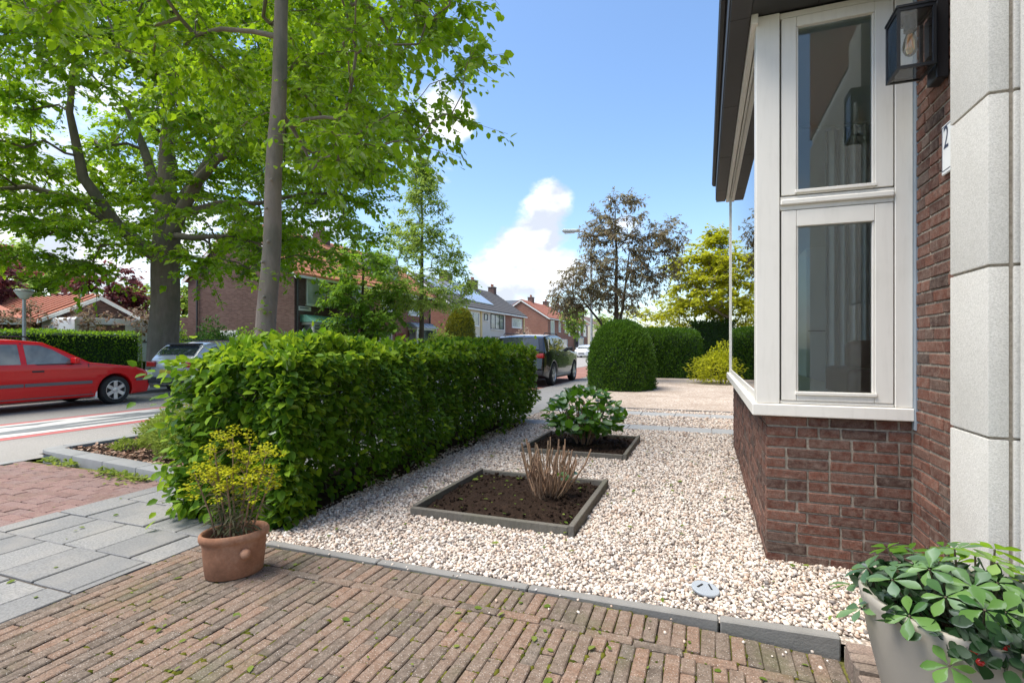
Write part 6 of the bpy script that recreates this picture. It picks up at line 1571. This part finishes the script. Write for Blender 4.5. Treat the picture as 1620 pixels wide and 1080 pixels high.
window(h1, 25.0, 26.2, 3.5, 4.7)
o = MB().box(-24.2, -23.0, 20.52, 20.6, .9, 2.1).build('window', 'white_trim', h1); MB().box(-24.1, -23.1, 20.508, 20.518, 1.0, 2.0).build('pane', 'net_curtain_glass', o)
MB().tube([(-25.9, 20.5, 0), (-25.9, 20.5, 4.9)], .05, 8).build('drainpipe', 'drainpipe', h1)
chimney(h1, 26.9, 8.5)
MB().box(-30.0, -26.8, 21.2, 26.0, 0, 2.9).build('rear_extension', 'house_brick_brown', h1)
h2 = house_unit('brick_terrace_house', 'brown-red brick house with blue-grey bay roof beside the slim upright tree', 27.3, 34.3, 5.0, 7.9, 'house_brick_red', 'roof_orange', gable_r=True)
window(h2, 31.2, 33.2, 3.46, 4.85, glass='net_curtain_glass', split=(.62,)); window(h2, 28.0, 29.4, 3.5, 4.8)
bay(h2, 31.2, 34.0, 2.55, 'zinc_blue'); MB().box(FXH - .02, FXH + .05, 29.6, 30.6, 0, 2.15).build('door', 'window_red', h2); window(h2, 27.7, 29.2, .8, 2.2)
MB().tube([(FXH + .06, 34.2, 0), (FXH + .06, 34.2, 4.9)], .05, 8).build('drainpipe', 'drainpipe', h2)
dm = MB().box(-21.6, -20.2, 28.6, 31.4, 5.6, 7.3).build('dormer', 'zinc_blue', h2); MB().box(-20.2, -20.16, 28.8, 31.2, 6.0, 7.1).build('pane', 'net_curtain_glass', dm)
# second row
h3 = house_unit('cream_house', 'cream house with solar panels and brick gable beside the egg-shaped topiary', 37.7, 43.9, 4.75, 7.35, 'cream_wall', 'roof_dark', gable_l=True, gable_wall='house_brick_red')
window(h3, 40.9, 43.2, 3.1, 4.3, split=(.5,)); window(h3, 38.6, 40.0, 3.1, 4.3); window(h3, 40.6, 43.3, .8, 2.2, split=(.33, .66)); MB().box(FXH - .02, FXH + .05, 38.5, 39.5, 0, 2.15).build('door', 'door_wood', h3)
MB().box(FXH - .02, FXH + .07, 43.55, 43.88, 0, 4.7).build('pilaster', 'yellow_trim', h3)
h4 = house_unit('pale_house', 'pale white house with dark wide upper window in the middle of the terrace', 43.9, 49.9, 4.75, 7.35, 'pale_wall', 'roof_dark')
window(h4, 46.0, 49.4, 2.95, 4.4, mat='car_trim', split=(.33, .66)); window(h4, 44.4, 45.2, 3.7, 4.3, mat='car_trim'); window(h4, 46.2, 49.3, .7, 2.2, mat='car_trim', split=(.5,)); MB().box(FXH - .02, FXH + .05, 44.5, 45.5, 0, 2.15).build('door', 'drainpipe', h4)
h5 = house_unit('pink_brick_house', 'orange-pink brick house ending the pale terrace', 49.9, 55.9, 4.75, 7.35, 'house_brick_red', 'roof_dark', gable_r=True)
window(h5, 51.8, 55.0, 3.3, 4.3, glass='net_curtain_glass'); window(h5, 51.8, 55.0, .8, 2.2); MB().box(FXH - .02, FXH + .07, 55.5, 55.88, 0, 4.7).build('pilaster', 'yellow_trim', h5)
chimney(h3, 43.9, 8.05, w=1.4); chimney(h4, 49.9, 8.15, w=1.2); chimney(h5, 55.3, 8.0)
def solar(h, y0, y1, f0, f1, eave, ridge, depth=7.4):
    k = int((y1 - y0) / 1.05)
    for i in range(k):
        a = y0 + (y1 - y0) * i / k; b = a + (y1 - y0) / k - .03
        X = lambda f: FXH - depth / 2 * f; Z = lambda f: eave + (ridge - eave) * f
        MB().prism([(X(f0), Z(f0) + .19), (X(f1), Z(f1) + .19), (X(f1), Z(f1) + .25), (X(f0), Z(f0) + .25)], 'y', a, b).build('solar_panel', 'solar_panel', h)
solar(h3, 38.2, 41.6, .35, .85, 4.75, 7.35); solar(h3, 42.0, 43.8, .18, .9, 4.75, 7.35); solar(h4, 44.0, 48.4, .18, .9, 4.75, 7.35)
# third row
h6 = house_unit('red_gable_house', 'red brick gable house with orange roof beyond the pale terrace', 65.4, 77.5, 5.1, 7.45, 'house_brick_red', 'roof_red', gable_l=True)
for a, b, z0 in ((66.6, 68.4, 2.9), (70.6, 71.6, 3.3), (74.0, 75.2, 3.3), (76.2, 77.2, 2.9)): window(h6, a, b, z0, 4.75, glass='net_curtain_glass')
window(h6, 66.5, 69.5, .7, 2.3, glass='net_curtain_glass'); window(h6, 72.5, 75.5, .7, 2.3); chimney(h6, 69.5, 8.1); chimney(h6, 76.8, 8.1, w=1.1)
MB().box(-26.5, -23.4, 66.0, 73, 5.6, 7.5).build('dormer', 'zinc_blue', h6)
h7 = house_unit('red_brick_house', 'further red brick house with pale roof panels near the lamp post', 77.5, 90, 5.1, 7.45, 'house_brick_red', 'roof_red', gable_r=True)
for a, b in ((79.5, 81.5), (83, 84.3), (86.3, 88.6)): window(h7, a, b, 3.0, 4.75, glass='net_curtain_glass')
bay(h7, 80, 83.5, 2.6, 'zinc_blue'); solar(h7, 78, 86, .3, .85, 5.1, 7.45); chimney(h7, 84, 8.1)
h8 = house_unit('cream_end_house', 'cream house standing far down the street behind the young street tree', 98, 112, 5.0, 7.3, 'cream_wall', 'roof_brown', gable_l=True)
for a, b in ((99.5, 102), (104, 106), (108, 110.5)): window(h8, a, b, 3.0, 4.6); window(h8, a, b, .8, 2.3)
h9 = house_unit('brown_roof_house', 'distant house with brown roof at the end of the street', 118, 150, 5.0, 7.6, 'house_brick_brown', 'roof_brown', gable_l=True)
for k in range(6): window(h9, 120 + k * 5, 122.5 + k * 5, 3.0, 4.6)
# our side further along: brick house behind the golden trees
h10 = house_unit('brick_neighbour_house', 'red brick neighbour house half hidden behind the yellow-green trees', 30, 40, 5.2, 8.0, 'house_brick_red', 'roof_brown', x=10.5, gable_l=True)
# street sign on the corner house: white board with dark lettering too small to read
sg = thing('street_name_sign', 'white street name board on the corner of the brown brick house', 'sign', (FXH, 21.2, 3.15))
MB().box(FXH + .001, FXH + .03, 20.86, 21.75, 3.08, 3.30).build('board', 'white_trim', sg)
m = MB(); y = 20.94
r2 = random.Random(2)
for k in range(12):
    w = r2.uniform(.03, .05); m.box(FXH + .0302, FXH + .034, y, y + w, 3.19, 3.25); y += w + .013
m.build('lettering', 'navy_print', sg)

# ---- garage with red tiled roof behind the trimmed hedge
ga = thing('garage', 'low brick garage with red tiled roof and white verge behind the trimmed hedge', 'garage', (-29, 15.7, 0))
MB().prism([(13.9, 0), (17.5, 0), (17.5, 2.55), (15.7, 3.42), (13.9, 2.55)], 'x', -36, -26.2).build('wall', 'house_brick_brown', ga)
sl = .87 / 1.8
rf = MB().prism([(13.3, 2.42 - .14), (15.7, 3.50), (18.1, 2.42 - .14), (18.1, 2.42), (15.7, 3.62), (13.3, 2.42)], 'x', -36.3, -25.95).build('roof', 'roof_red', ga)
for k in range(22):
    x = -36.2 + k * .465; MB().prism([(13.28, 2.43), (15.66, 3.625), (15.66, 3.67), (13.28, 2.475)], 'x', x, x + .20).build('tile_row', 'roof_red', rf)
for a, b in ((0, 0),):
    MB().prism([(13.3, 2.20), (15.7, 3.38), (18.1, 2.20), (18.1, 2.36), (15.7, 3.56), (13.3, 2.36)], 'x', -25.94, -25.88).build('verge_board', 'white_trim', ga)
MB().box(-26.19, -26.12, 14.3, 16.3, 0, 2.15).build('garage_door', 'door_red', ga)
MB().prism([(5.0, 0), (13.85, 0), (13.85, 2.2), (5.0, 2.2)], 'x', -34, -27.5).build('side_wing', 'house_brick_brown', ga)
MB().prism([(-34.4, 2.2), (-26.9, 2.2), (-26.9, 2.42), (-30.6, 3.5), (-34.4, 2.42)], 'y', 3.5, 13.6).build('wing_roof', 'roof_red', ga)
MB().box(-26.88, -26.8, 3.5, 13.4, 2.16, 2.44).build('fascia', 'white_trim', ga)
# low wooden fence far down the street
fe = thing('wooden_fence', 'low brown wooden fence at the far bend of the street', 'fence', (-12.2, 70, 0))
for k in range(7): MB().box(-14.2 + k * .75, -14.1 + k * .75, 70, 70.1, 0, 1.1).build('post', 'door_wood', fe)
for z in (.45, .9): MB().box(-14.3, -9.4, 70.1, 70.14, z, z + .14).build('rail', 'door_wood', fe)
